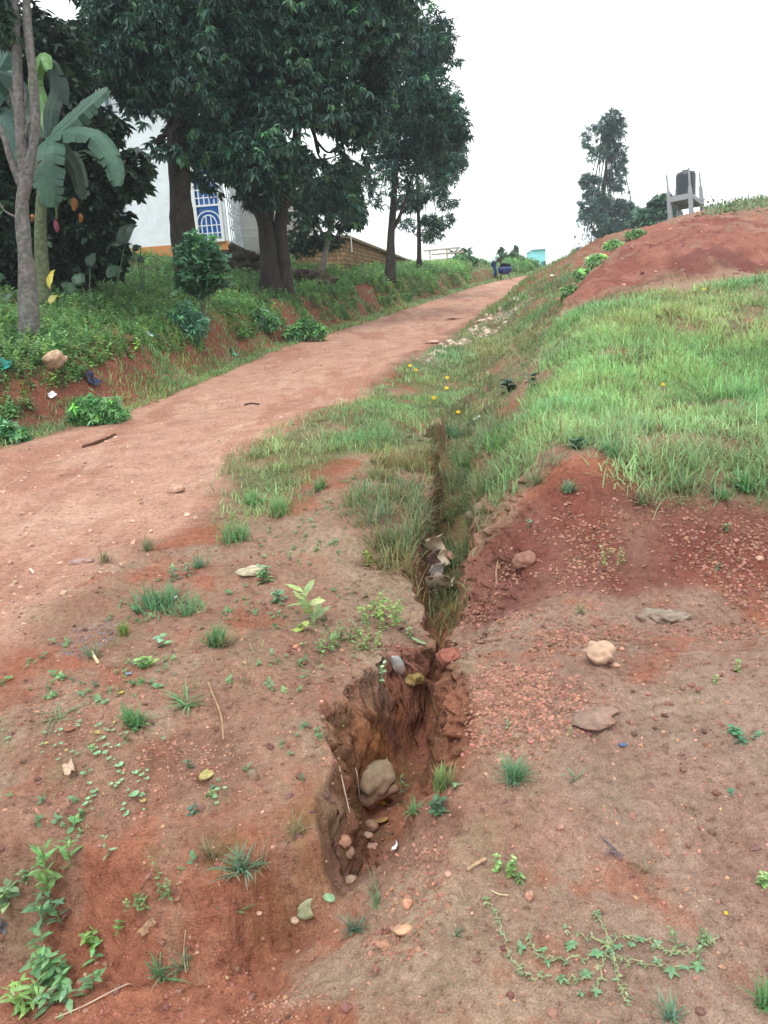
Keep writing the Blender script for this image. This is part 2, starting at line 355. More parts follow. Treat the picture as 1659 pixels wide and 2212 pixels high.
# ---------------- ground and road ----------------
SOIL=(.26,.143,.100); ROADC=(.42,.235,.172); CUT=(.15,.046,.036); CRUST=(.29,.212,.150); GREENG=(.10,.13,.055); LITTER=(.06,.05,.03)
LAWN=[(1190,712),(1250,672),(1330,655),(1480,632),(1600,612),(1659,606),(1760,620),(1800,1000),(1720,1060),(1659,1085),(1600,1040),(1540,1000),(1480,1065),(1400,1060),(1330,1010),(1290,960),(1200,940),(1150,970),(1110,1030),(1085,1040),(1090,970),(1110,900),(1150,840),(1175,780)]
VERGE=[(1150,640),(1100,660),(1000,735),(900,790),(800,850),(700,900),(600,935),(520,975),(490,1040),(480,1120),(520,1120),(620,1090),(680,1010),(760,980),(900,940),(935,945),(1000,880),(1060,860),(1120,800),(1180,710),(1210,640),(1200,620)]
def road_mask(x,y):
    xl=np.interp(y,LE[:,1],LE[:,0]); xr=np.interp(y,RE[:,1],RE[:,0]); n=fbm(x,y,.9,4,61)*.32
    return np.minimum(x-xl+n*.6,(xr-x)+n), xl, xr
P_LAWN=XY(LAWN); P_VERGE=XY(VERGE)
def grow(P,k):
    c=P.mean(0); return c+(P-c)*k
def zcol(x,y,z=None,slope=None):
    c=np.tile(np.array(SOIL),(len(x),1)); 
    def mixc(m,col): 
        nonlocal c; m=np.clip(m,0,1)[:,None]; c=c*(1-m)+np.array(col)*m
    mott=fbm(x,y,.6,6,71,.65)
    mixc(sstep(-.12,.35,mott)*.7*(1-sstep(14,22,y)),CRUST); mixc(sstep(.1,.4,fbm(x,y,.25,5,73,.65))*.35*(y<12),(.20,.17,.10))
    mixc(.55*sstep(.2,.7,x)*(1-sstep(4.2,5,y)),(.27,.175,.14))
    mixc(sstep(.05,.4,fbm(x,y,.7,6,75,.65)+.16*(1-sstep(-.5,.1,x)))*.8,(.28,.095,.055)); mixc(sstep(.15,.5,fbm(x,y,.4,5,76,.65))*.5,(.15,.07,.05))
    rd,xl,xr=road_mask(x,y)
    g=polymask(x,y,P_LAWN,.25); mixc(g*.75*sstep(-.5,.2,fbm(x,y,.5,3,81)),GREENG)
    g=polymask(x,y,P_VERGE,.3); mixc(g*.8*sstep(-.5,.1,fbm(x,y,.5,3,82)),GREENG)
    # cut face, dark damp red earth
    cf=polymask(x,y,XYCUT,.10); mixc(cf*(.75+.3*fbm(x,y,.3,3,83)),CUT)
    # mound: red soil above a pale terrace
    md=polymask(x,y,XYMOUND,.5)*(y<31); mixc(md,(.28,.115,.085)); mixc(md*sstep(-.1,.3,fbm(x,y*1.5,1.3,5,84,.65))*.8,(.19,.062,.05)); mixc(md*sstep(.1,.4,fbm(x,y*2,1.1,5,90,.65))*.6,(.27,.19,.13))
    dk=polymask(x,y,XYDARK,.35); mixc(dk*sstep(-.3,.2,fbm(x,y,.7,4,94,.65))*.85,(.15,.052,.045))
    tr=polymask(x,y,XYTERR,.4); mixc(tr*.8,(.30,.20,.14)); mixc(tr*sstep(.1,.4,fbm(x,y*2,1.2,3,85))*.6,(.17,.17,.09))
    # road
    mixc(sstep(-.15,.25,rd),ROADC); rm=sstep(-.15,.25,rd); mixc(rm*sstep(.0,.4,fbm(x*1.6,y*.45,1.0,5,86,.62))*.6,(.32,.14,.095)); mixc(rm*sstep(.12,.45,fbm(x*1.5,y*.5,.6,5,92,.65))*.5,(.50,.32,.24)); mixc(rm*sstep(.15,.5,fbm(x,y,.25,4,93,.65))*.4,(.27,.12,.085))
    wh=polymask(x,y,XYRUB,.25)*sstep(-.25,.2,fbm(x,y,.5,5,91,.7)); mixc(wh*.75,(.50,.40,.34))
    # bank: bare red with a green film above
    u=(xl-x); bk=sstep(.15,.4,u); mixc(bk,(.21,.075,.052)); mixc(bk*sstep(.9,1.6,u+fbm(x,y,1.2,3,87)*.9),(.075,.08,.035)); mixc(bk*sstep(6,8,u)*sstep(14,20,y),LITTER)
    # near-left orange/red patches and mossy rim
    nr=(y<10)&(y>2); sl=np.zeros(len(x)); sl[nr]=sstep(-.01,.06,-poly_sd(x[nr],y[nr],GL))*sstep(-.01,.06,poly_sd(x[nr],y[nr],GR))*sstep(2.3,2.7,y[nr]); mixc(sl*(.85-.35*sstep(5.2,6,y)),(.27,.105,.062)); mixc(sl*sstep(5.2,6,y)*.6,(.12,.11,.05)); mixc(sl*sstep(0,.4,fbm(x,y,.12,4,97,.65))*.5,(.17,.10,.05))
    mo=polymask(x,y,XYMOSS,.12)*sstep(-.2,.3,fbm(x,y,.12,3,88)); mixc(mo*.5,(.13,.115,.035))
    for PM in XYMOSS2: mixc(polymask(x,y,PM,.05)*sstep(-.25,.25,fbm(x,y,.10,3,98))*.7,(.16,.19,.04))
    mixc(polymask(x,y,XYFLOOR,.04)*.7,(.22,.075,.055))
    cl=polymask(x,y,XYCLAY,.05)*sstep(-.3,.2,fbm(x,y,.08,3,89)); mixc(cl*.9,(.44,.17,.06))
    far=sstep(40,60,y)*(1-sstep(-.15,.25,rd)); mixc(far,(.12,.17,.07))
    return c,rd
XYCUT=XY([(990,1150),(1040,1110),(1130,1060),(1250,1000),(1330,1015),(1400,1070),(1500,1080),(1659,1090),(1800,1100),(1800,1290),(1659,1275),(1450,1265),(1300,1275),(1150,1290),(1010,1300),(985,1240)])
XYMOUND=XY([(1195,668),(1215,640),(1300,545),(1340,510),(1440,475),(1560,468),(1800,480),(1800,590),(1600,590),(1450,615),(1330,640)])
XYTERR=XY([(1215,672),(1330,632),(1450,605),(1600,585),(1800,575),(1800,618),(1600,612),(1480,634),(1330,660),(1240,690)])
XYMOSS=XY([(600,1780),(690,1700),(712,1600),(740,1480),(800,1440),(830,1400),(870,1420),(800,1560),(740,1700),(700,1810),(560,1860),(380,1890),(330,1830)])
_g=lambda P:hit([p[0] for p in P],[p[1] for p in P],gnd)[:,:2]
XYMOSS2=[_g([(1000,880),(1040,860),(1030,960),(1020,1080),(995,1120),(990,1000)]),_g([(945,1320),(965,1270),(1000,1260),(1005,1310),(975,1350)])]
XYCLAY=_g([(800,1560),(850,1520),(872,1560),(868,1620),(830,1640),(780,1640),(770,1610)])
XYFLOOR=_g([(835,1400),(915,1405),(915,1450),(880,1520),(880,1600),(860,1640),(840,1560),(835,1480)])
XYDARK=XY([(1400,590),(1410,560),(1480,538),(1659,530),(1800,530),(1800,580),(1600,588),(1480,600)])
XYRUB=_g([(905,800),(960,745),(1040,690),(1120,640),(1150,640),(1110,672),(1080,705),(1000,745),(930,795)])
def build_ground():
    O=(0,-2.6)
    a=np.r_[np.linspace(-100,-34,60,endpoint=False),np.linspace(-34,-8,215,endpoint=False),np.linspace(-8,12,430,endpoint=False),np.linspace(12,34,190),np.linspace(34,100,60)[1:]]
    ra=[.3]
    while ra[-1]<300:
        r=ra[-1]; d=r-2.6; k=.02 if d<.9 else .0028 if d<3.4 else .0034 if d<9 else .006 if d<30 else .014 if d<70 else .05
        ra.append(r+max(.006,k*max(d,.5)+ (.004 if d<9 else 0)))
    ra=np.array(ra); A,RR=np.meshgrid(np.radians(a),ra)
    X=O[0]+np.sin(A)*RR; Y=O[1]+np.cos(A)*RR; x=X.ravel(); y=Y.ravel()
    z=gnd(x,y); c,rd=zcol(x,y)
    nr,na=X.shape; print('terrain',nr,na,nr*na)
    i=np.arange(nr*na).reshape(nr,na); F=np.stack([i[:-1,:-1],i[:-1,1:],i[1:,1:],i[1:,:-1]],-1).reshape(-1,4)
    V=np.c_[x,y,z]
    # crumble the gully walls sideways so they are not smooth flutes
    k=(y>1.9)&(y<9)&(x>-1.2)&(x<1.8); xx,yy,zz=x[k],y[k],z[k]; gd=gnd0(xx,yy)-zz; a_=sstep(.03,.12,gd)*(1-.5*sstep(.3,.55,gd))*(.3+.7*sstep(2.3,2.7,yy))
    V[k,0]+=a_*(fbm(zz+yy*.3+xx*.3,yy+xx*.3,.11,4,121,.6)*.085+fbm(zz*1.8,yy+xx*.5,.04,3,122)*.02); V[k,1]+=a_*(fbm(zz*1.2+xx*.4,xx-yy*.3,.10,4,123,.6)*.075); fr=(rd[F].mean(1)>0)&(y[F].mean(1)<66)
    global GOBJ
    GOBJ=[]
    for nm,sel in (('ground',~fr),('road',fr)):
        f=F[sel]; u=np.unique(f); mp=np.full(len(V),-1); mp[u]=np.arange(len(u))
        m=MB(); m.add(V[u],mp[f][:,::-1],c[u]); o=m.build(nm,M_SOIL,smooth=True); tag(o,kind='structure'); GOBJ.append(o)
    # floor under far side: behind camera


build_ground()
bpy.context.view_layer.update()
def gz(x,y):
    b=[h[1][2] for h in (o.ray_cast((float(x),float(y),40),(0,0,-1)) for o in GOBJ) if h[0]]
    return max(b) if b else float(gnd(np.array([float(x)]),np.array([float(y)]))[0])
def onground(px,py,dz=0):
    d=Vector(ray(px,py)).normalized(); b=[h[1] for h in (o.ray_cast(Vector(CAM),d) for o in GOBJ) if h[0]]
    P=np.array(min(b,key=lambda q:q[1])); P[2]+=dz; return P

# ---------------- foliage templates ----------------
def leafstrip(L,W,droop=.5,fold=0,shape=(.35,1,.75)):
    """one leaf along +y, drooping; 8 verts, 3 quads"""
    t=[0,.3,.68,1]; w=[shape[0]*.3,shape[1],shape[2],.03]; V=[]
    y=z=0; a=0
    for k in range(4):
        if k: a=droop*(t[k]+t[k-1])/2; y+=math.cos(a)*(t[k]-t[k-1])*L; z-=math.sin(a)*(t[k]-t[k-1])*L
        V+=[(-w[k]*W/2,y,z+fold*w[k]*W),(w[k]*W/2,y,z-fold*w[k]*W)]
    return np.array(V),np.array([(0,1,3,2),(2,3,5,4),(4,5,7,6)])
def merge(parts):
    V=[];F=[];n=0
    for v,f in parts: V.append(v);F.append(f+n);n+=len(v)
    return np.concatenate(V),np.concatenate(F)
def rosette(n,L,W,el=(-.9,.4),droop=.8,seed=0,stem=0):
    r=np.random.RandomState(seed); P=[]
    for k in range(n):
        s=r.uniform(.7,1.15); v,f=leafstrip(L*s,W*s,droop*r.uniform(.5,1.4),r.uniform(-.25,.25))
        M=rots(np.array([k*2.4+r.uniform(-.3,.3)]),np.array([r.uniform(*el)]),np.array([r.uniform(-.5,.5)]))[0]
        v=v@M.T; v[:,2]+=stem*r.rand(); P.append((v,f))
    return merge(P)
def weedtpl(h,nl,L,W,seed):
    """upright leafy weed: leaves up a stem"""
    r=np.random.RandomState(seed); P=[]
    for k in range(nl):
        t=(k+.5)/nl; s=r.uniform(.7,1.1)*(1.1-.45*t); v,f=leafstrip(L*s,W*s,r.uniform(.2,1.1),r.uniform(-.15,.15))
        M=rots(np.array([k*2.4+r.uniform(-.4,.4)]),np.array([r.uniform(.0,.7)]),np.array([r.uniform(-.3,.3)]))[0]
        v=v@M.T; v[:,2]+=h*t; v[:,0]+=.15*h*t*t; P.append((v,f))
    st=np.array([(-.003,0,0),(.003,0,0),(.15*h+.002,0,h),(.15*h-.002,0,h)]); P.append((st,np.array([(0,1,2,3)])))
    return merge(P)
MANGO=[rosette(12,.24,.062,(-1.0,.3),.9,s) for s in range(5)]
FINE=[rosette(12,.2,.04,(-.9,.7),.7,s+20,.1) for s in range(4)]
BROAD=[rosette(8,.20,.10,(-.7,.5),.6,s+40,.1) for s in range(4)]
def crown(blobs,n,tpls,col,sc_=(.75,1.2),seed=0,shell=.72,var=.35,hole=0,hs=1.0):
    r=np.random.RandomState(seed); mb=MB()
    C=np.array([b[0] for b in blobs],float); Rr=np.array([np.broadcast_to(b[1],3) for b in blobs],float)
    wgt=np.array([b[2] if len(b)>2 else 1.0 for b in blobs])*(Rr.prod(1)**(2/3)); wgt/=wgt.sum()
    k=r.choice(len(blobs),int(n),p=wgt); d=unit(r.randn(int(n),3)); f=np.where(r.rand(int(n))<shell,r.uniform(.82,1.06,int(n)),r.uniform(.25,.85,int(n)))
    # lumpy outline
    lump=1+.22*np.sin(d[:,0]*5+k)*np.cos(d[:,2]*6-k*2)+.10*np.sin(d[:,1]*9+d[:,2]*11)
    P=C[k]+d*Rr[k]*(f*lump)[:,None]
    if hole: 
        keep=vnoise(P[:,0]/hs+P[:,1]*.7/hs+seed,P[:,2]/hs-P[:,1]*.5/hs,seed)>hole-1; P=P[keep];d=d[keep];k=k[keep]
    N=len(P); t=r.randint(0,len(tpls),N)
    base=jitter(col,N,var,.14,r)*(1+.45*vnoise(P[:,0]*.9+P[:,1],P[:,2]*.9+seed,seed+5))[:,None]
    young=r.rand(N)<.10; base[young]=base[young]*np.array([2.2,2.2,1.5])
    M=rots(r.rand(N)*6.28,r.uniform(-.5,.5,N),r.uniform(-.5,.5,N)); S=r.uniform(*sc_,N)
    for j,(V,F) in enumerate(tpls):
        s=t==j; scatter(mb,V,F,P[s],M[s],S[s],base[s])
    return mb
def curve(P,n=12):
    """smooth path through points"""
    P=np.asarray(P,float); t=np.linspace(0,len(P)-1,n); out=[]
    for q in t:
        i=min(int(q),len(P)-2); f=q-i; p0=P[max(i-1,0)];p1=P[i];p2=P[i+1];p3=P[min(i+2,len(P)-1)]
        out.append(.5*((2*p1)+(-p0+p2)*f+(2*p0-5*p1+4*p2-p3)*f*f+(-p0+3*p1-3*p2+p3)*f**3))
    return np.array(out)
BARKC=(.042,.034,.030)
def woodmb(paths,col,nside=10,bumpv=.12,seed=0):
    mb=MB()
    for j,(P,r0,r1) in enumerate(paths):
        n=max(8,int(len(P)*5)); C=curve(P,n); rr=np.linspace(0,1,n); rad=r0+(r1-r0)*rr**.85
        if j==0: rad=rad*(1+.55*np.exp(-rr*9))
        v,f=tube(C,rad,nside,True,bumpv,seed+j); c=jitter(col,len(v),.25,.08); mb.add(v,f,c)
    return mb
def limbs(base_pts,blobs,r0,seed,n=2,rend=.03):
    """limbs from the top of a trunk out to the blob centres"""
    r=np.random.RandomState(seed); out=[]; top=np.array(base_pts[-1],float)
    for b in blobs:
        c=np.array(b[0],float); st=np.array(base_pts[-1],float) if r.rand()<.5 else np.array(base_pts[-2],float)*.3+top*.7
        mid=(st+c)/2+np.array([0,0,.12*np.linalg.norm(c-st)])+r.randn(3)*.15
        out.append(([st,mid,c],r0*.55,rend))
        for k in range(n):
            e=c+unit(r.randn(3))*np.broadcast_to(b[1],3)*.8; out.append(([mid*.4+c*.6,(c+e)/2+r.randn(3)*.1,e],r0*.22,.012))
    return out
def tree(name,label,base,trunks,crowns,group=None,leaf=M_LEAF,bark=M_BARK,barkc=BARKC,cat='tree'):
    """base: root point; trunks: list of woodmb paths (world); crowns: list of MB (world)"""
    e=empty(name,base,label,cat,group); off=np.array(base,float)
    def part(nm,mb,mat,sm):
        mb.v=[v-off for v in mb.v]; return mb.build(nm,mat,e,smooth=sm)
    if trunks: part('trunk',woodmb(trunks,barkc,seed=len(label)),bark,True)
    for c in crowns: part('crown',c,leaf,False)
    return e
def B(px,py,Y,rpx,ry=None,wt=1.0,sq=1.0):
    """crown blob centred where the ray through px,py meets depth Y; radius from its size in the picture"""
    r=rpx*Y/FPX; return (at(px,py,Y),(r,ry or r,r*sq),wt)
def root(px,py,Y):
    p=at(px,py,Y); p[2]=gz(p[0],p[1])-.05; return p
G_TREES='trees along the left bank'
def build_trees():
    # left mango, tall straight trunk in front of the white house wall
    Y=20; b=root(412,640,Y)
    tr=[at(402,560,Y),at(393,450,Y),at(385,340,Y),at(380,230,Y)]
    bl=[B(300,130,Y,95,1.7),B(395,60,Y,110,1.8),B(240,140,Y-.5,60,.9),B(335,225,Y-.6,65,.8),B(420,190,Y,85,1.5),B(280,40,Y,80,1.5),B(150,95,Y+.5,55,1.0,1.2,.5),B(395,-120,Y,150,2.4,.45),B(360,292,Y-1,40,.7),B(255,-60,Y,90,1.8,.4)]
    tree('mango_tree','mango tree with one tall straight trunk in front of the white house wall',b,[([b]+tr,.36,.22)]+limbs(tr,bl,.3,3),[crown(bl,5200,MANGO,(.038,.088,.066),seed=31,hole=.4,hs=.8)],G_TREES)
    # main mango with forked double trunk
    Y=22; b=root(590,640,Y); c1=at(592,560,Y); 
    t1=[b,at(583,560,Y),at(575,490,Y),at(545,430,Y),at(500,385,Y),at(450,340,Y)]
    t2=[b+np.array([.38,.1,0]),at(612,560,Y),at(606,480,Y),at(625,400,Y),at(640,300,Y),at(640,180,Y)]
    t3=[at(578,480,Y),at(585,400,Y),at(570,300,Y),at(560,160,Y)]
    bl=[B(600,60,Y,140,2.2),B(500,130,Y-1,110,1.8),B(700,130,Y,130,2.0),B(780,60,Y,90,1.8),B(520,290,Y-1.6,85,1.3),B(450,330,Y-1.5,60,1.0),B(590,330,Y-1.8,75,1.1),B(640,230,Y-1,90,1.4),B(770,210,Y,75,1.3),B(560,390,Y-1.7,48,.8),B(430,270,Y-1,60,1.0),B(690,330,Y+.3,50,.7,.3),B(760,330,Y+.5,50,.7,.3),B(700,430,Y+1,48,.7,.3),B(640,-110,Y,200,2.6,.45),B(840,-60,Y,70,1.5,.6),B(640,450,Y+1,40,.6,.35),B(760,420,Y+1,50,.7,.35)]
    tree('mango_tree','large dark mango tree with a forked double trunk beside the wood heap',b,[(t1,.30,.12),(t2,.22,.1),(t3,.16,.08)]+limbs([t2[-2],t2[-1]],bl[:12],.22,5)+limbs(t1[-2:],[bl[4],bl[5],bl[10]],.2,6),[crown(bl,9500,MANGO,(.038,.090,.066),seed=32,hole=.5,hs=.8)],G_TREES)
    # slimmer tree by the brick wall
    Y=31; b=root(843,604,Y); t1=[b,at(844,520,Y),at(850,440,Y),at(856,330,Y),at(862,200,Y),at(870,90,Y)]
    bl=[B(835,40,Y,75,1.8),B(905,105,Y,66,1.6),B(940,80,Y,36,1.0),B(870,180,Y,85,1.8),B(940,190,Y,58,1.4),B(900,270,Y,75,1.5),B(965,265,Y,45,1.2),B(840,300,Y,55,1.0,.6),B(870,360,Y,55,.9,.6),B(985,290,Y,26,.8),B(830,-40,Y,70,1.6,.5),B(830,400,Y,40,1.0,.6)]
    tree('tall_tree','tall slender dark tree standing at the near end of the brick wall',b,[(t1,.17,.07),([at(846,500,Y),at(862,470,Y),at(880,420,Y),at(890,380,Y)],.09,.04)]+limbs(t1[-3:],bl,.12,8,1,.02),[crown(bl,4200,FINE,(.048,.118,.094),(1.0,1.6),seed=33,hole=.6,hs=1.0)],G_TREES)
    Y=38; b=root(905,590,Y); t1=[b,at(905,500,Y),at(902,420,Y),at(903,330,Y),at(915,240,Y)]
    bl=[B(930,330,Y,42,1.0),B(970,330,Y,36,1.0,.8),B(960,385,Y,30,.9,.8,.6),B(935,420,Y,30,.9,.8,.5),B(965,440,Y,24,.8,.7,.45),B(945,480,Y,34,.9,.8,.5),B(885,440,Y,30,.8,.7,.6),B(925,510,Y,30,.8,.6,.4),B(990,360,Y,20,.7,.7,.5),B(875,490,Y,25,.8,.5,.5)]
    tree('drooping_tree','thin tree with drooping sparse sprays right of the tall slender tree',b,[(t1,.11,.04)]+limbs(t1[-3:],bl,.07,9,1,.015),[crown(bl,1500,FINE,(.05,.12,.09),(1.0,1.5),seed=34,hole=.45,hs=.8)],G_TREES)
    # small pale trunk behind the bank, leaning
    Y=27; b=root(690,612,Y); t1=[b,at(700,560,Y),at(712,500,Y),at(722,440,Y),at(735,400,Y)]
    bl=[B(735,400,Y,48,.9),B(680,430,Y,40,.8),B(760,455,Y,30,.7),B(710,500,Y+.5,35,.8,.6),B(650,520,Y+.5,30,.7,.6)]
    tree('small_tree','small leaning tree with a pale grey trunk in front of the brick wall end',b,[(t1,.12,.05),([at(705,520,Y),at(680,470,Y),at(670,420,Y)],.07,.03),([at(712,500,Y),at(740,470,Y),at(765,440,Y)],.05,.02)],[crown(bl,900,MANGO,(.03,.07,.045),seed=35,hole=.4,hs=.6)],G_TREES,barkc=(.17,.16,.14))
    # forked bare tree at the left edge
    Y=12; b=root(62,712,Y)
    t1=[b,at(58,600,Y),at(52,520,Y),at(48,440,Y),at(52,380,Y),at(44,280,Y),at(38,150,Y),at(30,20,Y),at(24,-140,Y)]
    t2=[at(50,430,Y),at(62,370,Y),at(76,280,Y),at(72,180,Y),at(62,80,Y),at(56,-20,Y),at(50,-140,Y)]
    ex=[([at(45,400,Y),at(22,340,Y),at(4,285,Y),at(-20,240,Y)],.06,.03),([at(60,400,Y),at(76,360,Y),at(88,345,Y)],.03,.018),([at(52,300,Y),at(64,260,Y),at(82,262,Y)],.035,.01),([at(36,260,Y),at(28,215,Y),at(20,190,Y)],.03,.012),([at(36,470,Y),at(10,455,Y),at(-4,430,Y)],.02,.008),([at(46,250,Y),at(55,215,Y),at(54,190,Y)],.028,.012)]
    bl=[B(5,25,Y,24,.3,1,.8),B(10,70,Y,22,.3),B(-40,0,Y,60,.5,.6)]
    tree('forked_tree','grey forked tree with snapped branch stubs at the left edge',b,[(t1,.115,.055),(t2,.08,.05)]+ex,[crown(bl,160,MANGO,(.03,.06,.04),(.5,.8),seed=36)],G_TREES,barkc=(.13,.12,.115))
    # dark thicket tree behind the bananas
    Y=16.5; b=root(180,600,Y); t1=[b,at(175,520,Y),at(180,430,Y),at(200,330,Y)]
    bl=[B(60,160,Y+1,110,1.2,1,.8),B(20,330,Y,100,1.1),B(180,400,Y,80,.9),B(60,500,Y,95,1.0,.9),B(190,500,Y,70,.8,.9),B(290,380,Y-1,40,.42,.6),B(215,290,Y,40,.5,.9),B(130,590,Y,60,.7,.8),B(230,560,Y,40,.6,.6),B(120,260,Y+1,80,.8,.9),B(10,590,Y,60,.6,.8)]
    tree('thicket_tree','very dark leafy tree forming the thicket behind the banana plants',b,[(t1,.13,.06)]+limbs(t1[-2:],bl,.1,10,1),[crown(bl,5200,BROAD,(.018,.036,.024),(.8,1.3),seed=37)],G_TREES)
    # distant tall tree
    Y=78; b=root(1296,585,Y); t1=[b,at(1300,520,Y),at(1302,440,Y),at(1308,380,Y),at(1312,320,Y),at(1318,260,Y)]
    bl=[B(1322,262,Y,22,.9),B(1285,300,Y,28,1.2),B(1320,300,Y,28,1.2),B(1340,270,Y,12,.6,.6),B(1300,335,Y,30,1.2,.8,.6),B(1325,345,Y,26,1.1,.9),B(1275,395,Y,22,1.0),B(1292,380,Y,18,1.0),B(1330,385,Y,26,1.1),B(1278,440,Y,26,1.3),B(1318,430,Y,32,1.3),B(1345,440,Y,20,1.0),B(1282,480,Y,34,1.5),B(1330,475,Y,40,1.5),B(1372,470,Y,18,1.0),B(1275,525,Y,32,1.4),B(1320,515,Y,36,1.4),B(1262,545,Y,20,1.2)]
    tree('eucalyptus_tree','lone tall airy tree beyond the crest against the white sky',b,[(t1,.3,.08)]+limbs(t1[-4:],bl,.16,12,1,.03),[crown(bl,3600,FINE,(.05,.11,.10),(1.5,2.4),seed=38,hole=.55,hs=1.3)],None)
    for i,(px,py,Y,rr,l) in enumerate([(1395,480,66,26,'dense round tree between the tall airy tree and the water tank tower'),(1428,452,60,26,'bushy tree touching the left post of the water tank tower')]):
        b=root(px,py+40,Y); bl=[B(px,py,Y,rr),B(px-14,py+18,Y,rr*.8),B(px+12,py+16,Y,rr*.8),B(px,py+34,Y,rr)]
        tree('bushy_tree',l,b,[([b,at(px,py+20,Y),at(px,py,Y)],.15,.05)],[crown(bl,520,BROAD,(.05,.12,.08),(1.8,2.8),seed=50+i)],'distant trees right of the road')
build_trees()
# ---------------- grass and ground cover (stuff) ----------------
def sample(P,n,r,soft=.2,maskf=None,grow_=.15):
    lo=P.min(0)-grow_; hi=P.max(0)+grow_; x=r.uniform(lo[0],hi[0],n); y=r.uniform(lo[1],hi[1],n)
    m=polymask(x,y,P,soft); 
    if maskf is not None: m=m*maskf(x,y)
    k=r.rand(n)<m; return x[k],y[k]
def nearw(y,y0): return np.minimum(1,(y0/np.maximum(y,.5))**1.6)
def turf(x,y,r,L,W,col,dry=.1,lean=.5,bend=1.0,name=None,sc_far=True):
    n=len(x); z=gnd(x,y); P=np.c_[x,y,z-.008]; d=np.hypot(x,y)
    clump=fbm(x,y,.3,3,91)*1.3; hgt=fbm(x,y,1.2,2,92)
    k=np.maximum(1,(d/7)**.8) if sc_far else 1
    Ls=L*r.uniform(.5,1.25,n)*(1+.4*clump+.35*hgt); Ws=W*r.uniform(.7,1.3,n)*k
    C=jitter(col,n,.3,.12,r)*(1+.4*fbm(x,y,.5,3,93))[:,None]
    yl=r.rand(n)<dry; C[yl]=np.array((.30,.25,.12))*r.uniform(.6,1.15,(yl.sum(),1))
    C=np.clip(C*np.array([1.08+.4*fbm(x,y,1.2,3,95),np.ones(n),1-.2*fbm(x,y,1.8,2,95)]).T,0,1)
    mb=MB(); blades(mb,P,Ls,Ws,r.rand(n)*6.28,r.uniform(.0,lean,n),r.uniform(.15,bend,n),C); return mb
GR_C=(.31,.52,.225)
def build_grass():
    r=np.random.RandomState(5)
    x,y=sample(P_LAWN,240000,r,.22,lambda x,y:nearw(y,7.5)*np.clip(.80+1.6*fbm(x,y,.5,4,101),.06,1))
    tag(turf(x,y,r,.165,.008,GR_C,.14,.9,1.4).build('slope_grass',M_GRASS),'thick bright green grass covering the bank slope above the red earth cut','grass',kind='stuff')
    print('lawn',len(x))
    x,y=sample(P_VERGE,230000,r,.28,lambda x,y:nearw(y,8)*np.clip(.45+1.6*fbm(x,y,.4,3,102),.04,1)*(1-.8*(poly_sd(x,y,GL)<0)*(poly_sd(x,y,GR)>0)*(y<16)))
    tag(turf(x,y,r,.11,.0075,(.30,.45,.19),.16,.8,1.3).build('verge_grass',M_GRASS),'short green grass between the dirt road and the gully','grass',kind='stuff')
    print('verge',len(x))
    # gully edge / ditch grass
    D=XY([(760,1010),(880,960),(930,920),(1010,850),(1060,830),(1110,860),(1080,960),(1040,1060),(990,1100),(985,1190),(900,1190),(840,1180),(760,1120)])
    x,y=sample(D,100000,r,.12,lambda x,y:np.clip(.2+1.6*fbm(x,y,.25,3,103),.03,1)*nearw(y,7)*(1-(.75-.6*sstep(5,6,y))*(poly_sd(x,y,GL)<-.02)*(poly_sd(x,y,GR)>.02)))
    tag(turf(x,y,r,.17,.007,(.22,.31,.15),.35,.9,1.6).build('gully_grass',M_GRASS),'long straggling grass hanging over the upper gully','grass',kind='stuff')
    # sparse sprigs on the left hump, shoulder and around the gully
    H=XY([(0,1480),(250,1300),(480,1120),(700,1030),(860,960),(900,1100),(890,1250),(830,1380),(720,1480),(690,1700),(600,1800),(420,1860),(0,1850)])
    x,y=sample(H,26000,r,.15,lambda x,y:np.clip(-.12+1.1*fbm(x,y,.22,4,131)+.25*fbm(x,y,.9,2,132),.004,.8)*nearw(y,3.2)); mb=turf(x,y,r,.055,.0034,(.24,.32,.16),.4,1.2,1.2)
    T=[rosette(6,.022,.013,(-.1,.9),.5,s+80,.015) for s in range(3)]; x,y=sample(H,9000,r,.15,lambda x,y:np.clip(-.15+1.2*fbm(x,y,.3,4,133),.004,.6)*nearw(y,3.2)); t=r.randint(0,3,len(x)); z=gnd(x,y)+.002
    M=rots(r.rand(len(x))*6.28,r.uniform(-.2,.2,len(x)),r.uniform(-.2,.2,len(x))); C=jitter((.19,.36,.17),len(x),.3,.15,r); S=r.uniform(.5,1.4,len(x))
    for j in range(3): k=t==j; scatter(mb,T[j][0],T[j][1],np.c_[x,y,z][k],M[k],S[k],C[k])
    tag(mb.build('hump_sprigs',M_GRASS),'sparse tiny weeds and dry sprigs scattered over the left hump','ground cover',kind='stuff')
    Rg=XY([(1000,1100),(1250,1020),(1659,1080),(1659,2212),(1000,2212),(930,1900),(1060,1500),(1000,1300)])
    x,y=sample(Rg,12000,r,.15,lambda x,y:np.clip(-.16+1.0*fbm(x,y,.25,4,134)+.3*(y>4.2),.002,.5)*nearw(y,3)); mb=turf(x,y,r,.04,.003,(.26,.31,.19),.6,1.3,1.2)
    tag(mb.build('slope_sprigs',M_GRASS),'very sparse dry sprigs on the bare right slope','ground cover',kind='stuff')
    # strip between road and mound, far road sides
    def strip(f,n,y0,y1,u0,u1,edge,seed,L,W,col,dry):
        y=np.exp(r.uniform(math.log(y0),math.log(y1),n)); u=r.uniform(u0,u1,n); x=np.interp(y,edge[:,1],edge[:,0])+u
        k=r.rand(n)<f(x,y,u); return turf(x[k],y[k],r,L,W,col,dry,.8,1.2)
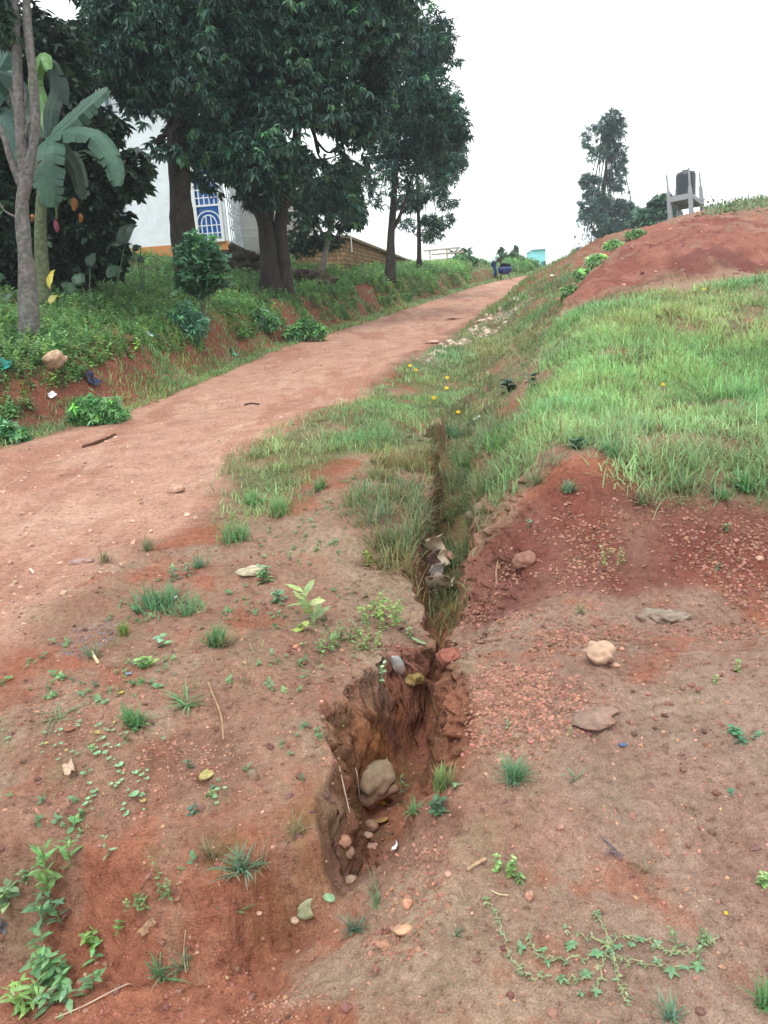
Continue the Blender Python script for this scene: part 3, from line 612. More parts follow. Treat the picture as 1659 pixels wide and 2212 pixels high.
    tag(strip(lambda x,y,u:np.clip(.5+fbm(x,y,.7,3,104),.1,1),46000,13,60,0.25,3.0,RE,1,.13,.008,(.22,.35,.16),.15).build('ditch_grass',M_GRASS),'grass filling the strip between the far road and the red mound','grass',kind='stuff')
    tag(strip(lambda x,y,u:np.clip(.75+fbm(x,y,.7,3,105)-.35*(np.abs(u)>.5),.05,1),60000,5,62,-1.1,.12,LE,2,.13,.008,(.29,.44,.19),.1).build('roadside_grass',M_GRASS),'low grass along the foot of the left bank beside the road','grass',kind='stuff')
    # bank ground cover: leafy weeds and grass
    W=[weedtpl(.16,12,.085,.04,s) for s in range(5)]+[weedtpl(.10,9,.05,.035,s+9) for s in range(3)]
    n=30000; y=np.exp(r.uniform(math.log(5),math.log(60),n)); u=r.uniform(.55,9,n)**1.0; u=.55+(r.rand(n)**1.7)*8; xl=np.interp(y,LE[:,1],LE[:,0]); x=xl-u
    dens=np.clip(.62+1.3*fbm(x,y,.9,3,106)+.5*sstep(.9,2.0,u)-.55*(1-sstep(.5,1.3,u)),.02,1)*(1-.8*sstep(5,8,u)*(y<28))*(1-.75*(y<24)*sstep(5.4,6.5,-x))
    k=(r.rand(n)<dens)&~((y>38)&(np.abs(x/y-.152)<.02)); x,y,u=x[k],y[k],u[k]; z=gnd(x,y); N=len(x); mb=MB(); t=r.randint(0,len(W),N)
    C=jitter((.19,.35,.135),N,.35,.15,r)*(1+.35*fbm(x,y,1.5,3,107))[:,None]; C[r.rand(N)<.12]*=np.array([1.7,1.45,1.0])
    S=r.uniform(.7,1.5,N)*np.maximum(1,(y/13)**.55); M=rots(r.rand(N)*6.28,r.uniform(-.3,.3,N),r.uniform(-.3,.3,N))
    for j,(V,F) in enumerate(W):
        s=t==j; scatter(mb,V,F,np.c_[x,y,z][s],M[s],S[s],C[s])
    gm=turf(x[::1],y[::1],r,.2,.011,(.22,.38,.15),.08,.7,1.1); mb.add(np.concatenate(gm.v),np.concatenate(gm.f),np.concatenate(gm.c))
    tag(mb.build('bank_ground_cover',M_GRASS),'tangled green weeds covering the left road bank','ground cover',kind='stuff'); print('bank',N)
    # grass and scrub on the mound shoulder and far field
    n=26000; x=r.uniform(-14,34,n); y=r.uniform(30,76,n); rd,xl,xr=road_mask(x,y); k=(rd<-.1)&(r.rand(n)<.8)&~((y>22)&(x/y>.30)&(x/y<.425)&(x>0))&((x>xr+2.5)|(x<xl-1.5)); x,y=x[k],y[k]
    tag(turf(x,y,r,.38,.016,(.17,.28,.13),.12,.7,1.1).build('field_grass',M_GRASS),'tall rough grass on the far fields beside the crest','grass',kind='stuff')
    # sparse low grass on mound crest and its lower terrace
    P=XY([(1195,668),(1330,630),(1450,600),(1659,575),(1800,575),(1800,630),(1500,640),(1300,665)])
    x,y=sample(P,16000,r,.3,lambda x,y:np.clip(.1+1.2*fbm(x,y*2,1.1,3,108),.02,.8)); 
    tag(turf(x,y,r,.12,.008,(.20,.24,.12),.45,.9,1.2).build('terrace_grass',M_GRASS),'thin dry grass on the pale ledge under the red mound','grass',kind='stuff')
build_grass()
# ---------------- gravel (stuff) ----------------
def build_gravel():
    r=np.random.RandomState(8); mb=MB()
    T=[rockv(1,s,(1,.85,.6),.35) for s in range(5)]
    def put(x,y,s0,s1,col,pw=2.2):
        n=len(x); s=s0+(s1-s0)*r.rand(n)**pw; z=gnd(x,y)+s*.12; t=r.randint(0,5,n); C=jitter(col,n,.35,.12,r)
        M=rots(r.rand(n)*6.28,r.uniform(-.5,.5,n),r.uniform(-.5,.5,n))
        for j,(V,F) in enumerate(T):
            k=t==j; scatter(mb,V,F,np.c_[x,y,z][k],M[k],s[k],C[k])
    PC=(.28,.14,.10)
    slope=XY([(985,1290),(1050,1180),(1250,1050),(1400,1090),(1659,1120),(1800,1150),(1800,1450),(1659,1440),(1500,1330),(1300,1380),(1150,1400),(1050,1500),(1000,1450)])
    x,y=sample(slope,30000,r,.12,lambda x,y:np.clip(.35+2.0*fbm(x,y,.4,4,111),.03,1)); put(x,y,.004,.017,PC)
    c2=XY([(1040,1400),(1180,1430),(1290,1500),(1300,1560),(1180,1600),(1080,1640),(1020,1600)]); x,y=sample(c2,9000,r,.08); put(x,y,.004,.014,(.31,.155,.11))
    c3=XY([(860,1780),(930,1760),(960,1900),(900,2050),(820,2060),(800,1950)]); x,y=sample(c3,2600,r,.05); put(x,y,.003,.011,(.31,.15,.105))
    c4=XY([(520,2020),(640,1960),(680,2060),(600,2160),(480,2200),(420,2100)]); x,y=sample(c4,4200,r,.05); put(x,y,.002,.007,(.36,.19,.13))
    lf=XY([(100,1480),(500,1450),(560,1560),(450,1750),(300,1800),(100,1720)]); x,y=sample(lf,12000,r,.15,lambda x,y:np.clip(fbm(x,y,.3,3,112)+.3,.02,1)); put(x,y,.002,.009,(.34,.17,.12))
    al=XY([(0,1250),(500,1150),(1000,1300),(1659,1250),(1659,2212),(0,2212)]); x,y=sample(al,42000,r,.3,lambda x,y:nearw(y,2.2)*np.clip(.5+1.2*fbm(x,y,.3,4,117),.1,1)); put(x,y,.0016,.0085,(.29,.14,.10),3)
    x,y=sample(al,9000,r,.3,lambda x,y:nearw(y,2.6)*np.clip(.4+1.3*fbm(x,y,.35,4,118),.05,1)); put(x,y,.004,.020,(.20,.10,.075),2.6)
    x,y=sample(al,3500,r,.3,lambda x,y:nearw(y,3)); put(x,y,.003,.012,(.40,.22,.15),3)
    # road and mound rubble
    y=np.exp(r.uniform(math.log(3),math.log(55),9000)); f=r.rand(9000); x=np.interp(y,LE[:,1],LE[:,0])*(1-f)+np.interp(y,RE[:,1],RE[:,0])*f
    k=r.rand(9000)<np.clip(.25+fbm(x,y,1.2,3,113),.05,1); x,y,f=x[k],y[k],f[k]; put(x,y,.005,.032,(.47,.29,.21),3)
    x,y=sample(XYMOUND,26000,r,.3); put(x,y,.018,.085,(.33,.18,.14),2.2)
    tag(mb.build('gravel',M_ROCK,smooth=False),'loose reddish gravel strewn over the bare earth','gravel',kind='stuff')
    mb=MB(); y=r.uniform(14,30,900); f=.55+.4*r.rand(900); x=np.interp(y,LE[:,1],LE[:,0])*(1-f)+np.interp(y,RE[:,1],RE[:,0])*f
    P=XY([(900,790),(960,745),(1040,690),(1110,650),(1120,672),(1080,705),(1000,740),(930,790)]); x,y=sample(P,5200,r,.2,lambda x,y:np.clip(.4+1.3*fbm(x,y,.8,3,114),.02,1))
    s=.02+.09*r.rand(len(x))**2.5; z=gnd(x,y)+s*.1; C=jitter((.50,.38,.31),len(x),.3,.06,r); M=rots(r.rand(len(x))*6.28,r.uniform(-.3,.3,len(x)),r.uniform(-.3,.3,len(x)))
    for j,(V,F) in enumerate(T):
        k=np.arange(len(x))%5==j; scatter(mb,V,F,np.c_[x,y,z][k],M[k],s[k],C[k])
    tag(mb.build('rubble',M_ROCK),'pale broken stones washed out along the right side of the road','rubble',kind='stuff')
build_gravel()
# ---------------- house, walls, far structures ----------------
M_PLASTER=mat_col('plaster',.85,.2,3,.10,.12,.01); M_WOOD=mat_col('weathered_wood',.85,.2,18,.3,.3,.01); M_PAINT=mat_col('painted_metal',.45,.4,12,.06,0)
M_CONC=mat_col('concrete',.9,.2,8,.15,.2,.01); M_CLOTH=mat_col('cloth',.9,.15,30,.12,.2,.01); M_SKIN=mat_col('skin',.6,.3,20,.08,0); M_PLAST=mat_col('plastic',.4,.45,20,.08,0)
def glassmat():
    m,nt,b=newmat('blue_glass',.12,.6); b.inputs['Base Color'].default_value=(.03,.17,.55,1); return m
M_GLASS=glassmat()
def brickmat():
    m,nt,b=newmat('mud_brick',.95,.1); tc=nt.nodes.new('ShaderNodeTexCoord'); mp=nt.nodes.new('ShaderNodeMapping'); nt.links.new(tc.outputs['UV'],mp.inputs[0])
    br=nt.nodes.new('ShaderNodeTexBrick'); br.inputs['Scale'].default_value=1; br.inputs['Brick Width'].default_value=.30; br.inputs['Row Height'].default_value=.15; br.inputs['Mortar Size'].default_value=.014
    br.inputs['Color1'].default_value=(.34,.22,.12,1); br.inputs['Color2'].default_value=(.22,.15,.09,1); br.inputs['Mortar'].default_value=(.07,.055,.04,1)
    nt.links.new(mp.outputs[0],br.inputs[0]); n=noise(nt,tc.outputs['Object'],5,5); c=mult(nt,br.outputs[0],ramp(nt,n,[(.3,(.55,.62,.5)),(.7,(1.2,1.15,1.1))])); nt.links.new(c,b.inputs['Base Color'])
    bump(nt,b,br.outputs['Fac'],-.8,.02); return m
M_BRICK=brickmat()
def shift(mb,off): mb.v=[v-np.asarray(off) for v in mb.v]; return mb
def part(mb,name,mat,par,off,smooth=False): return shift(mb,off).build(name,mat,par,smooth)
def build_house():
    Y=28.0; gx=lambda px,Y: (px-829.5)/FPX*Y*1.0
    X=lambda px,py,Y=Y: at(px,py,Y)[0]
    x0,x1=X(60,500),X(491,500); zb=at(378,552,Y)[2]-.6; zt=at(300,150,Y)[2]; wx0,wx1=X(425,480),X(479,480); zw0=at(455,521,Y)[2]; zw1=at(440,190,Y)[2]
    base=(x0,Y,zb); e=empty('house',base,'white plastered two storey house with a tall blue barred window behind the mango trees','house')
    WC=(.74,.80,.84); mb=MB(); th=.25
    def wall(a,b,z0,z1,y): mb.add(*box(((a+b)/2,y+th/2,(z0+z1)/2),(b-a,th,z1-z0)),WC)
    wall(x0,wx0,zb,zt,Y); wall(wx1,x1,zb,zt,Y); wall(wx0,wx1,zb,zw0,Y); wall(wx0,wx1,zw1,zt,Y)
    # rounded corner side wall with the grille door, then the porch wall
    Y2=31.2; mb.add(*box((x1-th/2,(Y+th+Y2)/2,zt-1.6),(th,Y2-Y-th,3.2)),WC); mb.add(*box((x1-th/2,(Y+th+Y2)/2,zb+.5),(th,Y2-Y-th,1.0)),WC)
    mb.add(*box((x1-th/2,Y2-.1,(zb+zt)/2),(th-.01,.2,zt-zb-.02)),WC); 
    part(mb,'wall',M_PLASTER,e,base)
    mb=MB(); x2=x1+2.9; cxp=x1+1.7; r_=.75; zs=at(560,470,Y2)[2]; zt0=zt; zt=zs+1.3   # porch wall with a round arch
    for k in range(12):
        a0,a1=math.pi*k/12,math.pi*(k+1)/12; xa,xb=cxp-r_*math.cos(a0),cxp-r_*math.cos(a1); za,zb_=zs+r_*math.sin(a0),zs+r_*math.sin(a1)
        V=[(xa,Y2,za),(xb,Y2,zb_),(xb,Y2,zt),(xa,Y2,zt),(xa,Y2+.3,za),(xb,Y2+.3,zb_),(xb,Y2+.3,zt),(xa,Y2+.3,zt)]
        mb.add(V,[(0,1,2,3),(4,7,6,5),(0,4,5,1)],(.60,.58,.54))
    mb.add(*box(((x1+cxp-r_)/2,Y2+.15,(zb+zt)/2),(cxp-r_-x1,.3,zt-zb)),(.60,.58,.54)); mb.add(*box(((x2+cxp+r_)/2,Y2+.15,(zb+zt)/2),(x2-cxp-r_,.3,zt-zb)),(.60,.58,.54))
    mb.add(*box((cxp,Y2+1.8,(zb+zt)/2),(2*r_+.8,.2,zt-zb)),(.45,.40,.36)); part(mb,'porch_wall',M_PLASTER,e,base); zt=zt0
    mb=MB(); 
    for z in np.linspace(zb+1.3,zb+2.1,4): mb.add(*tube([(x1+.1,Y2-1.2,z),(x2,Y2-1.2,z)],.02,6),(.5,.52,.55))
    for k in range(6): mb.add(*tube([(x1+.2+k*.8,Y2-1.2,zb+.5),(x1+.2+k*.8,Y2-1.2,zb+2.1)],.022,6),(.5,.52,.55))
    part(mb,'porch_rail',M_PAINT,e,base)
    # base band stained orange by splashed soil
    mb=MB(); mb.add(*box(((x0+x1)/2,Y-.012,zb+.45),(x1-x0,.03,1.0)),(.55,.24,.09)); part(mb,'plinth',M_PLASTER,e,base)
    # window
    wf=MB(); W=(.78,.80,.82)
    def bar(a,b,t=.05): wf.add(*beam(a,b,t),W)
    yf=Y-.03
    for x in (wx0,wx1): wf.add(*box((x,yf,(zw0+zw1)/2),(.10,.10,zw1-zw0)),W)
    for z in (zw0,zw1): wf.add(*box(((wx0+wx1)/2,yf-.002,z),(wx1-wx0+.1,.10,.09)),W)
    fr=part(wf,'window',M_PAINT,e,base)
    gl=MB(); gl.add(*box(((wx0+wx1)/2,Y+.12,(zw0+zw1)/2),(wx1-wx0,.02,zw1-zw0))); g=gl.build('pane',M_GLASS,fr); 
    for v in g.data.vertices: v.co-=Vector(base)
    gb=MB(); cx=(wx0+wx1)/2; hw=(wx1-wx0)/2; yg=Y-.06; zsec=[zw0]
    ph=1.15; k=0; z=zw0
    while z<zw1-.3:
        top=min(z+ph,zw1)
        gb.add(*beam((wx0,yg,top),(wx1,yg,top),.06),W)
        for j in range(1,5): 
            x=wx0+(wx1-wx0)*j/5; gb.add(*beam((x,yg,z),(x,yg,z+(.55 if j in(1,4) else .72)*ph),.035),W)
        gb.add(*beam((wx0,yg,z+.22*ph),(wx1,yg,z+.22*ph),.03),W); gb.add(*beam((wx0,yg,z+.44*ph),(wx1,yg,z+.44*ph),.03),W)
        for rr in (.92,.55):
            P=[(cx-hw*rr*math.cos(a),yg,z+.55*ph+hw*rr*.85*math.sin(a)) for a in np.linspace(0,math.pi,11)]; gb.add(*tube(P,.022,5),W)
        z=top; k+=1
    g=part(gb,'window_grille',M_PAINT,fr,base)
    # grille door on the side face
    gd=MB(); z0=zb+1.0; z1=zt-3.2; ya,yb=Y+.45,Y2-.3; xg=x1+.04
    for y in np.linspace(ya,yb,7): gd.add(*beam((xg,y,z0),(xg,y,z1),.04),W)
    for z in np.linspace(z0,z1,6): gd.add(*beam((xg,ya,z),(xg,yb,z),.045),W)
    for z in np.linspace(z0+.4,z1-.5,4):
        for y in (ya+.6,ya+1.4,ya+2.1): gd.add(*tube([(xg+.01,y+.32*math.cos(a),z+.32*math.sin(a)) for a in np.linspace(0,6.28,13)],.018,5),W)
    part(gd,'grille_door',M_PAINT,e,base)
    pd=MB(); px=X(268,480); pd.add(*tube([(px,Y-.1,zb+.4),(px,Y-.1,zt-.1)],.055,8),(.16,.20,.25)); part(pd,'drainpipe',M_PAINT,e,base,True)
    # corrugated roof, eaves out over the wall
    rf=MB(); n=90; xs=np.linspace(x0-.6,x1+.4,n*2+1); zc=zt+.02+.035*np.cos(np.arange(len(xs))*math.pi/2); V=[];F=[]
    for i,x in enumerate(xs): V+=[(x,Y-.8,zc[i]),(x,Y+5,zc[i]+1.5),(x,Y-.8,zc[i]-.02),(x,Y+5,zc[i]+1.48)]
    for i in range(len(xs)-1): a=i*4; F+=[(a,a+4,a+5,a+1),(a+2,a+3,a+7,a+6),(a,a+2,a+6,a+4)]
    rf.add(V,F,(.36,.40,.42)); part(rf,'roof',M_PAINT,e,base)
    # satin fascia
build_house()
def quadwall(name,pts,th,mat,label,cat):
    """brick wall along ground points (x,y,z0,z1) with UVs in metres; coping on top"""
    base=pts[0][:3]; e=empty(name,(pts[0][0],pts[0][1],pts[0][2]),label,cat); me_v=[];F=[];uv=[]; L=0
    for (a,b) in zip(pts[:-1],pts[1:]):
        a=np.array(a);b=np.array(b); d=b[:2]-a[:2]; l=np.hypot(*d); n=np.array([-d[1],d[0]])/l*th; k=len(me_v)
        for off in (0,1):
            me_v+=[(a[0]+n[0]*off,a[1]+n[1]*off,a[2]),(b[0]+n[0]*off,b[1]+n[1]*off,b[2]),(b[0]+n[0]*off,b[1]+n[1]*off,b[3]),(a[0]+n[0]*off,a[1]+n[1]*off,a[3])]
        F+=[(k,k+1,k+2,k+3),(k+5,k+4,k+7,k+6),(k+3,k+2,k+6,k+7),(k,k+3,k+7,k+4),(k+1,k+5,k+6,k+2)]
        u=[(L,0),(L+l,0),(L+l,b[3]-b[2]),(L,a[3]-a[2])]; uv+=u+[u[1],u[0],u[3],u[2]]+[(0,0)]*4+[(0,0),(0,1),(.2,1),(.2,0)]*2; L+=l
    me=bpy.data.meshes.new('brick_panel'); me.from_pydata([tuple(np.array(v)-np.array(base)) for v in me_v],[],F); ul=me.uv_layers.new(name='UVMap')
    for i,q in enumerate(uv): ul.data[i].uv=q
    link(me,'brick_panel',e,mat); mb=MB()
    for (a,b) in zip(pts[:-1],pts[1:]): mb.add(*beam(np.array([a[0],a[1],a[3]+.05]),np.array([b[0],b[1],b[3]+.05]),th*1.6,.1),(.20,.17,.10))
    part(mb,'coping',M_CONC,e,base); return e
a=at(742,515,30); b=at(897,582,47); c=at(640,522,29.3)
quadwall('brick_wall',[(c[0],c[1],4.4,c[2]),(a[0],a[1],4.4,a[2]),(b[0],b[1],5.2,b[2]+.25)],.25,M_BRICK,'yellow brown mud brick wall running away behind the slender trees','wall')
# wood heap: every dark log on its own
def build_logs():
    r=np.random.RandomState(3); k=0
    spots=[(490,590,24),(510,592,24),(530,594,24),(550,592,24.2),(500,575,24.2),(522,577,24.1),(545,576,24.3),(512,560,24.3),(534,560,24.3),(520,546,24.4),(548,556,24.5),(562,582,24.6),(482,578,24.5),(640,598,24.5),(660,604,24.6),(650,592,24.8),(672,600,25)]
    for i,(px,py,Y) in enumerate(spots):
        p=at(px,py,Y); L=r.uniform(.35,.75); rad=r.uniform(.09,.17); az=r.uniform(-.6,.6); tl=r.uniform(-.5,.5)
        d=np.array([math.cos(az)*math.cos(tl),math.sin(az),math.sin(tl)]); P=[-d*L/2,np.array([0,0,.03])*1.0,d*L/2]; mb=MB()
        v,f=tube(curve(P,6),rad,9,True,.35,i); mb.add(v,f,jitter((.05,.038,.03),len(v),.3,.05,r))
        o=mb.build('log',M_BARK,smooth=False); o.location=p
        if i<13: tag(o,'dark weathered log in the heap between the shrub and the forked mango trunk','log','logs heaped before the house')
        else: tag(o,'mossy dark log lying right of the forked mango trunk','log','logs right of the mango trunk')
        if i<13: pass
    # core of the heap
    mb=MB(); v,f=rockv(3,5,(.75,.4,.6),.3); p=at(520,605,25.0); p[2]=gz(p[0],p[1])+.1; mb.add(v,f,jitter((.045,.035,.028),len(v),.3,.05,r)); o=mb.build('woodpile_heap',M_BARK); o.location=p; tag(o,'dark earthy heap of roots under the logs beside the house','heap')
    mb=MB(); v,f=rockv(3,9,(.9,.6,.35),.3); p=at(655,612,25.2); p[2]=gz(p[0],p[1]); mb.add(v,f,jitter((.09,.075,.05),len(v),.3,.05,r)); o=mb.build('earth_heap',M_BARK); o.location=p; tag(o,'low brown earth heap right of the forked mango trunk','heap')
build_logs()
# water tank on its concrete tower
def build_tower():
    Y=50; s=Y/FPX; p=at(1480,455,Y); z0=gz(p[0],p[1])-.3; base=np.array([p[0],Y,z0]); e=empty('tank_tower',base,'unfinished concrete tower frame with tapering posts holding the black tank','tower')
    col=(.29,.30,.33); top=lambda px,py,y: at(px,py,y)
    ps=[(1440,378,1447,455,50),(1461,388,1464,432,53.5),(1488,362,1493,455,49),(1511,373,1516,437,52.5)]
    for (tx,ty,bx,by,y) in ps:
        t=top(tx,ty,y); b=top(bx,by,y); g=b+(b-t)*(.9); m=t+(b-t)*.48
        mb=MB(); w=.25
        k=[(g,w),(b,w),(m,w*.8),(m+(t-m)*.12,w*.45),(t,w*.36)]
        mb.add(*tube([q for q,_ in k],[x*.62 for _,x in k],4,True),col); part(mb,'post',M_CONC,e,base)
    q=[top(1447,447,50),top(1464,430,53.5),top(1516,432,52.5),top(1493,440,49)]
    zz=np.mean([a[2] for a in q]); q=[np.array([a[0],a[1],zz]) for a in q]
    for a,b in zip(q,q[1:]+q[:1]):
        mb=MB(); mb.add(*beam(a,b,.2,.26),col); part(mb,'beam',M_CONC,e,base)
    mb=MB(); c=np.mean(q,0); mb.add([tuple(a+np.array([0,0,.22+d])) for d in (-.1,-.02) for a in q],[(3,2,1,0),(4,5,6,7),(0,1,5,4),(1,2,6,5),(2,3,7,6),(3,0,4,7)],col); part(mb,'deck',M_CONC,e,base)
    # tank
    tz=zz+.20; tc=np.array([at(1481,430,51.2)[0],51.2,tz]); t=empty('water_tank',tc,'black ribbed plastic water tank standing inside the concrete tower','tank'); R_=.60; H=1.62
    prof=[(0,0),(R_,0)]; 
    for k in range(9): z=.05+k*(H-.3)/9; prof+=[(R_,z),(R_,z+.08),(R_*.955,z+.10),(R_*.955,z+.13)]
    prof+=[(R_,H-.24),(R_*.9,H-.08),(R_*.5,H),(0,H)]
    n=28; V=[(r_*math.cos(2*math.pi*j/n),r_*math.sin(2*math.pi*j/n),z) for r_,z in prof for j in range(n)]; F=[(i*n+j,i*n+(j+1)%n,(i+1)*n+(j+1)%n,(i+1)*n+j) for i in range(len(prof)-1) for j in range(n)]
    MB().add(V,F,(.03,.035,.045)).build('body',M_PLAST,t); v,f=tube([(0,0,H-.01),(0,0,H+.07)],.24,16); MB().add(v,f,(.03,.035,.045)).build('lid',M_PLAST,t)
    # pole stubs (scrub at the foot)
build_tower()
# small blue building and fence by the crest
def build_far():
    p=at(1158,557,84); e=empty('blue_building',(p[0],84,p[2]-2.2),'small bright blue building far beyond the crest of the road','building')
    MB().add(*box((0,0,1.3),(1.35,3,3.0)),(.30,.72,.78)).build('wall',M_PLASTER,e); MB().add(*box((0,0,2.86),(1.45,3.3,.10)),(.35,.5,.55)).build('roof',M_PAINT,e)
    MB().add(*box((.35,-1.51,1.3),(.35,.05,.7)),(.05,.2,.25)).build('window',M_PAINT,e); MB().add(*box((-.35,-1.51,1.1),(.4,.05,1.5)),(.06,.3,.36)).build('door',M_PAINT,e)
    p=at(967,590,52); b=np.array([p[0],52,gz(p[0],52)]); e=empty('timber_stall',b,'rough pale timber stall frame near the top of the road','stall'); s=52/FPX; c=(.40,.33,.26)
    for dx,dy in ((-1.1,0),(0,-.05),(1.0,0),(-1.0,1.2),(1.0,1.2)): MB().add(*beam((dx,dy,-.2),(dx+.03,dy,1.15),.09),c).build('post',M_WOOD,e)
    for z,x0,x1 in ((1.12,-1.5,.9),(.85,-1.0,1.1),(.5,-.9,1.2),(.22,-1.0,1.1)): MB().add(*beam((x0,-.08,z),(x1,-.08,z+.04),.05,.11),c).build('plank',M_WOOD,e)
    MB().add(*box((0,.6,1.2),(2.5,1.5,.05),rots(np.array([0.]),np.array([.1]),np.array([0.]))[0]),(.45,.4,.36)).build('roof',M_WOOD,e)
    # two concrete marker posts left of it and poles on the crest
    for px,py,Y,h,l in ((1224,578,58,.5,'short dark stump standing at the crest right of the road'),(1177,560,70,1.1,'dark post standing beside the blue building')):
        p=at(px,py,Y); z=gz(p[0],Y); mb=MB(); mb.add(*tube([(0,0,-.2),(.02,0,h*.5),(0,0,h)],[.09,.08,.07],7,True,.1),(.08,.08,.07)); o=mb.build('post',M_BARK); o.location=(p[0],Y,z); tag(o,l,'post')
    # far hills
    xs=np.linspace(-420,420,181); V=[];C=[]
    for j,(y,k) in enumerate(((170,0),(200,.6),(240,1),(280,.8))):
        for x in xs: V.append((x,y,-4+k*(29+9*vnoise(np.array([x/70.+j*3]),np.array([j*1.7]),3)[0]+2.5*vnoise(np.array([x/14.]),np.array([j*1.]),4)[0])))
    V=np.array(V); V[181:362,2]-=5; F=[(j*181+i,j*181+i+1,(j+1)*181+i+1,(j+1)*181+i) for j in range(3) for i in range(180)]
    tag(MB().add(V,F,(.10,.20,.16)).build('hills',M_SOIL,smooth=True),kind='structure')
    # bushes along the crest
    r=np.random.RandomState(17)
    BS=[(1000,562,50,28,15,'rounded green bush behind the timber stall'),(1035,572,55,24,14,'green bush just left of the bending person'),(1100,560,60,30,20,'tall olive bush right behind the bending person'),(1125,568,60,24,16,'low dull bush between the person and the blue building'),(1258,600,44,22,26,'leafy green bush left of the red mound near the crest'),(1290,568,40,26,24,'bright green bush on the left shoulder of the red mound'),(1325,536,36,24,18,'pale green bush higher on the shoulder of the red mound'),(1232,634,36,18,20,'dark green bush at the foot of the red mound'),(1372,508,33,28,9,'flat bush on top of the red mound left of the tower')]
    for i,(px,py,Y,rx,rz,l) in enumerate(BS):
        if i>=4: rx*=.7; rz*=.5
        b=at(px,py+rz*.6,Y); b[2]=min(gz(b[0],Y),b[2])
        if i>=4: b=onground(px,py); Y=b[1]-.1; py-=rz*.45
        b=np.array(b); bl=[B(px+dx*rx,py+dz*rz,Y,rx*.6,rz*.6*Y/FPX*1.2,1,rz/rx*1.0) for dx,dz in ((-.5,.2),(.5,.2),(0,-.2),(0,.5))]
        tree('bush',l,b,[([b,at(px,py+rz*.2,Y),at(px,py,Y)],.03,.01)],[crown(bl,420,FINE,(.13,.26,.11) if i<4 else (.24,.40,.18),(.8,1.4) if i<4 else (.35,.8),seed=70+i,var=.3)],'bushes by the crest and mound',cat='bush')
    # feathery tops: distant palms and conifers
    for i,(px,py,Y,h,l) in enumerate([(985,560,60,2.2,'small distant palm sprouting over the bush behind the stall'),(1013,552,62,2.0,'distant banana clump above the crest bushes'),(1082,552,70,2.4,'pointed distant conifer behind the person'),(1113,550,72,2.5,'second pointed distant conifer beside the olive bush')]):
        p=at(px,py+22,Y); e=empty('palm' if i<2 else 'conifer',p,l,'palm' if i<2 else 'tree'); mb=MB(); mb.add(*tube([(0,0,-.8),(0,0,h*.5)],.06,6),(.1,.08,.06)); mb.build('trunk',M_BARK,e)
        mb=MB(); N=60 if i<2 else 150
        if i<2: 
            v,f=leafstrip(1.1,.22,1.5,.2); scatter(mb,v,f,np.tile([0,0,h*.5],(N//3,1)),rots(r.rand(N//3)*6.28,r.uniform(.2,1.2,N//3),r.uniform(-.3,.3,N//3)),r.uniform(.7,1.1,N//3),jitter((.07,.15,.09),N//3,.2,.1,r))
        else:
            v,f=FINE[0]; t=r.rand(N)**.7; P=np.c_[r.randn(N)*.55*(1.02-t)+.12*np.sin(t*9),r.randn(N)*.5*(1.02-t),t*h*.8-.4]; scatter(mb,v,f,P,rots(r.rand(N)*6.28,r.uniform(-.3,.3,N),r.uniform(-.3,.3,N)),np.full(N,1.2),jitter((.07,.14,.10),N,.2,.1,r))
        mb.build('crown',M_LEAF,e)
    # weeds along the top of the red mound
    for i in range(22):
        px=1515+i*11+r.uniform(-4,4); Y=r.uniform(25,28); b=at(px,440+6*r.rand(),Y); 
        z=gz(b[0],Y); h=at(px,428-8*r.rand(),Y)[2]-z; h=max(.35,min(h,.9)); v,f=weedtpl(1,14,.45,.13,i); mb=MB(); mb.add(v*h,f,jitter((.12,.21,.10),len(v),.15,.05,r)); o=mb.build('tall_weed',M_LEAF); o.location=(b[0],Y,z-.02)
        tag(o,'spindly green weed on the skyline of the red mound right of the tower','weed','weeds along the top of the red mound')
build_far()
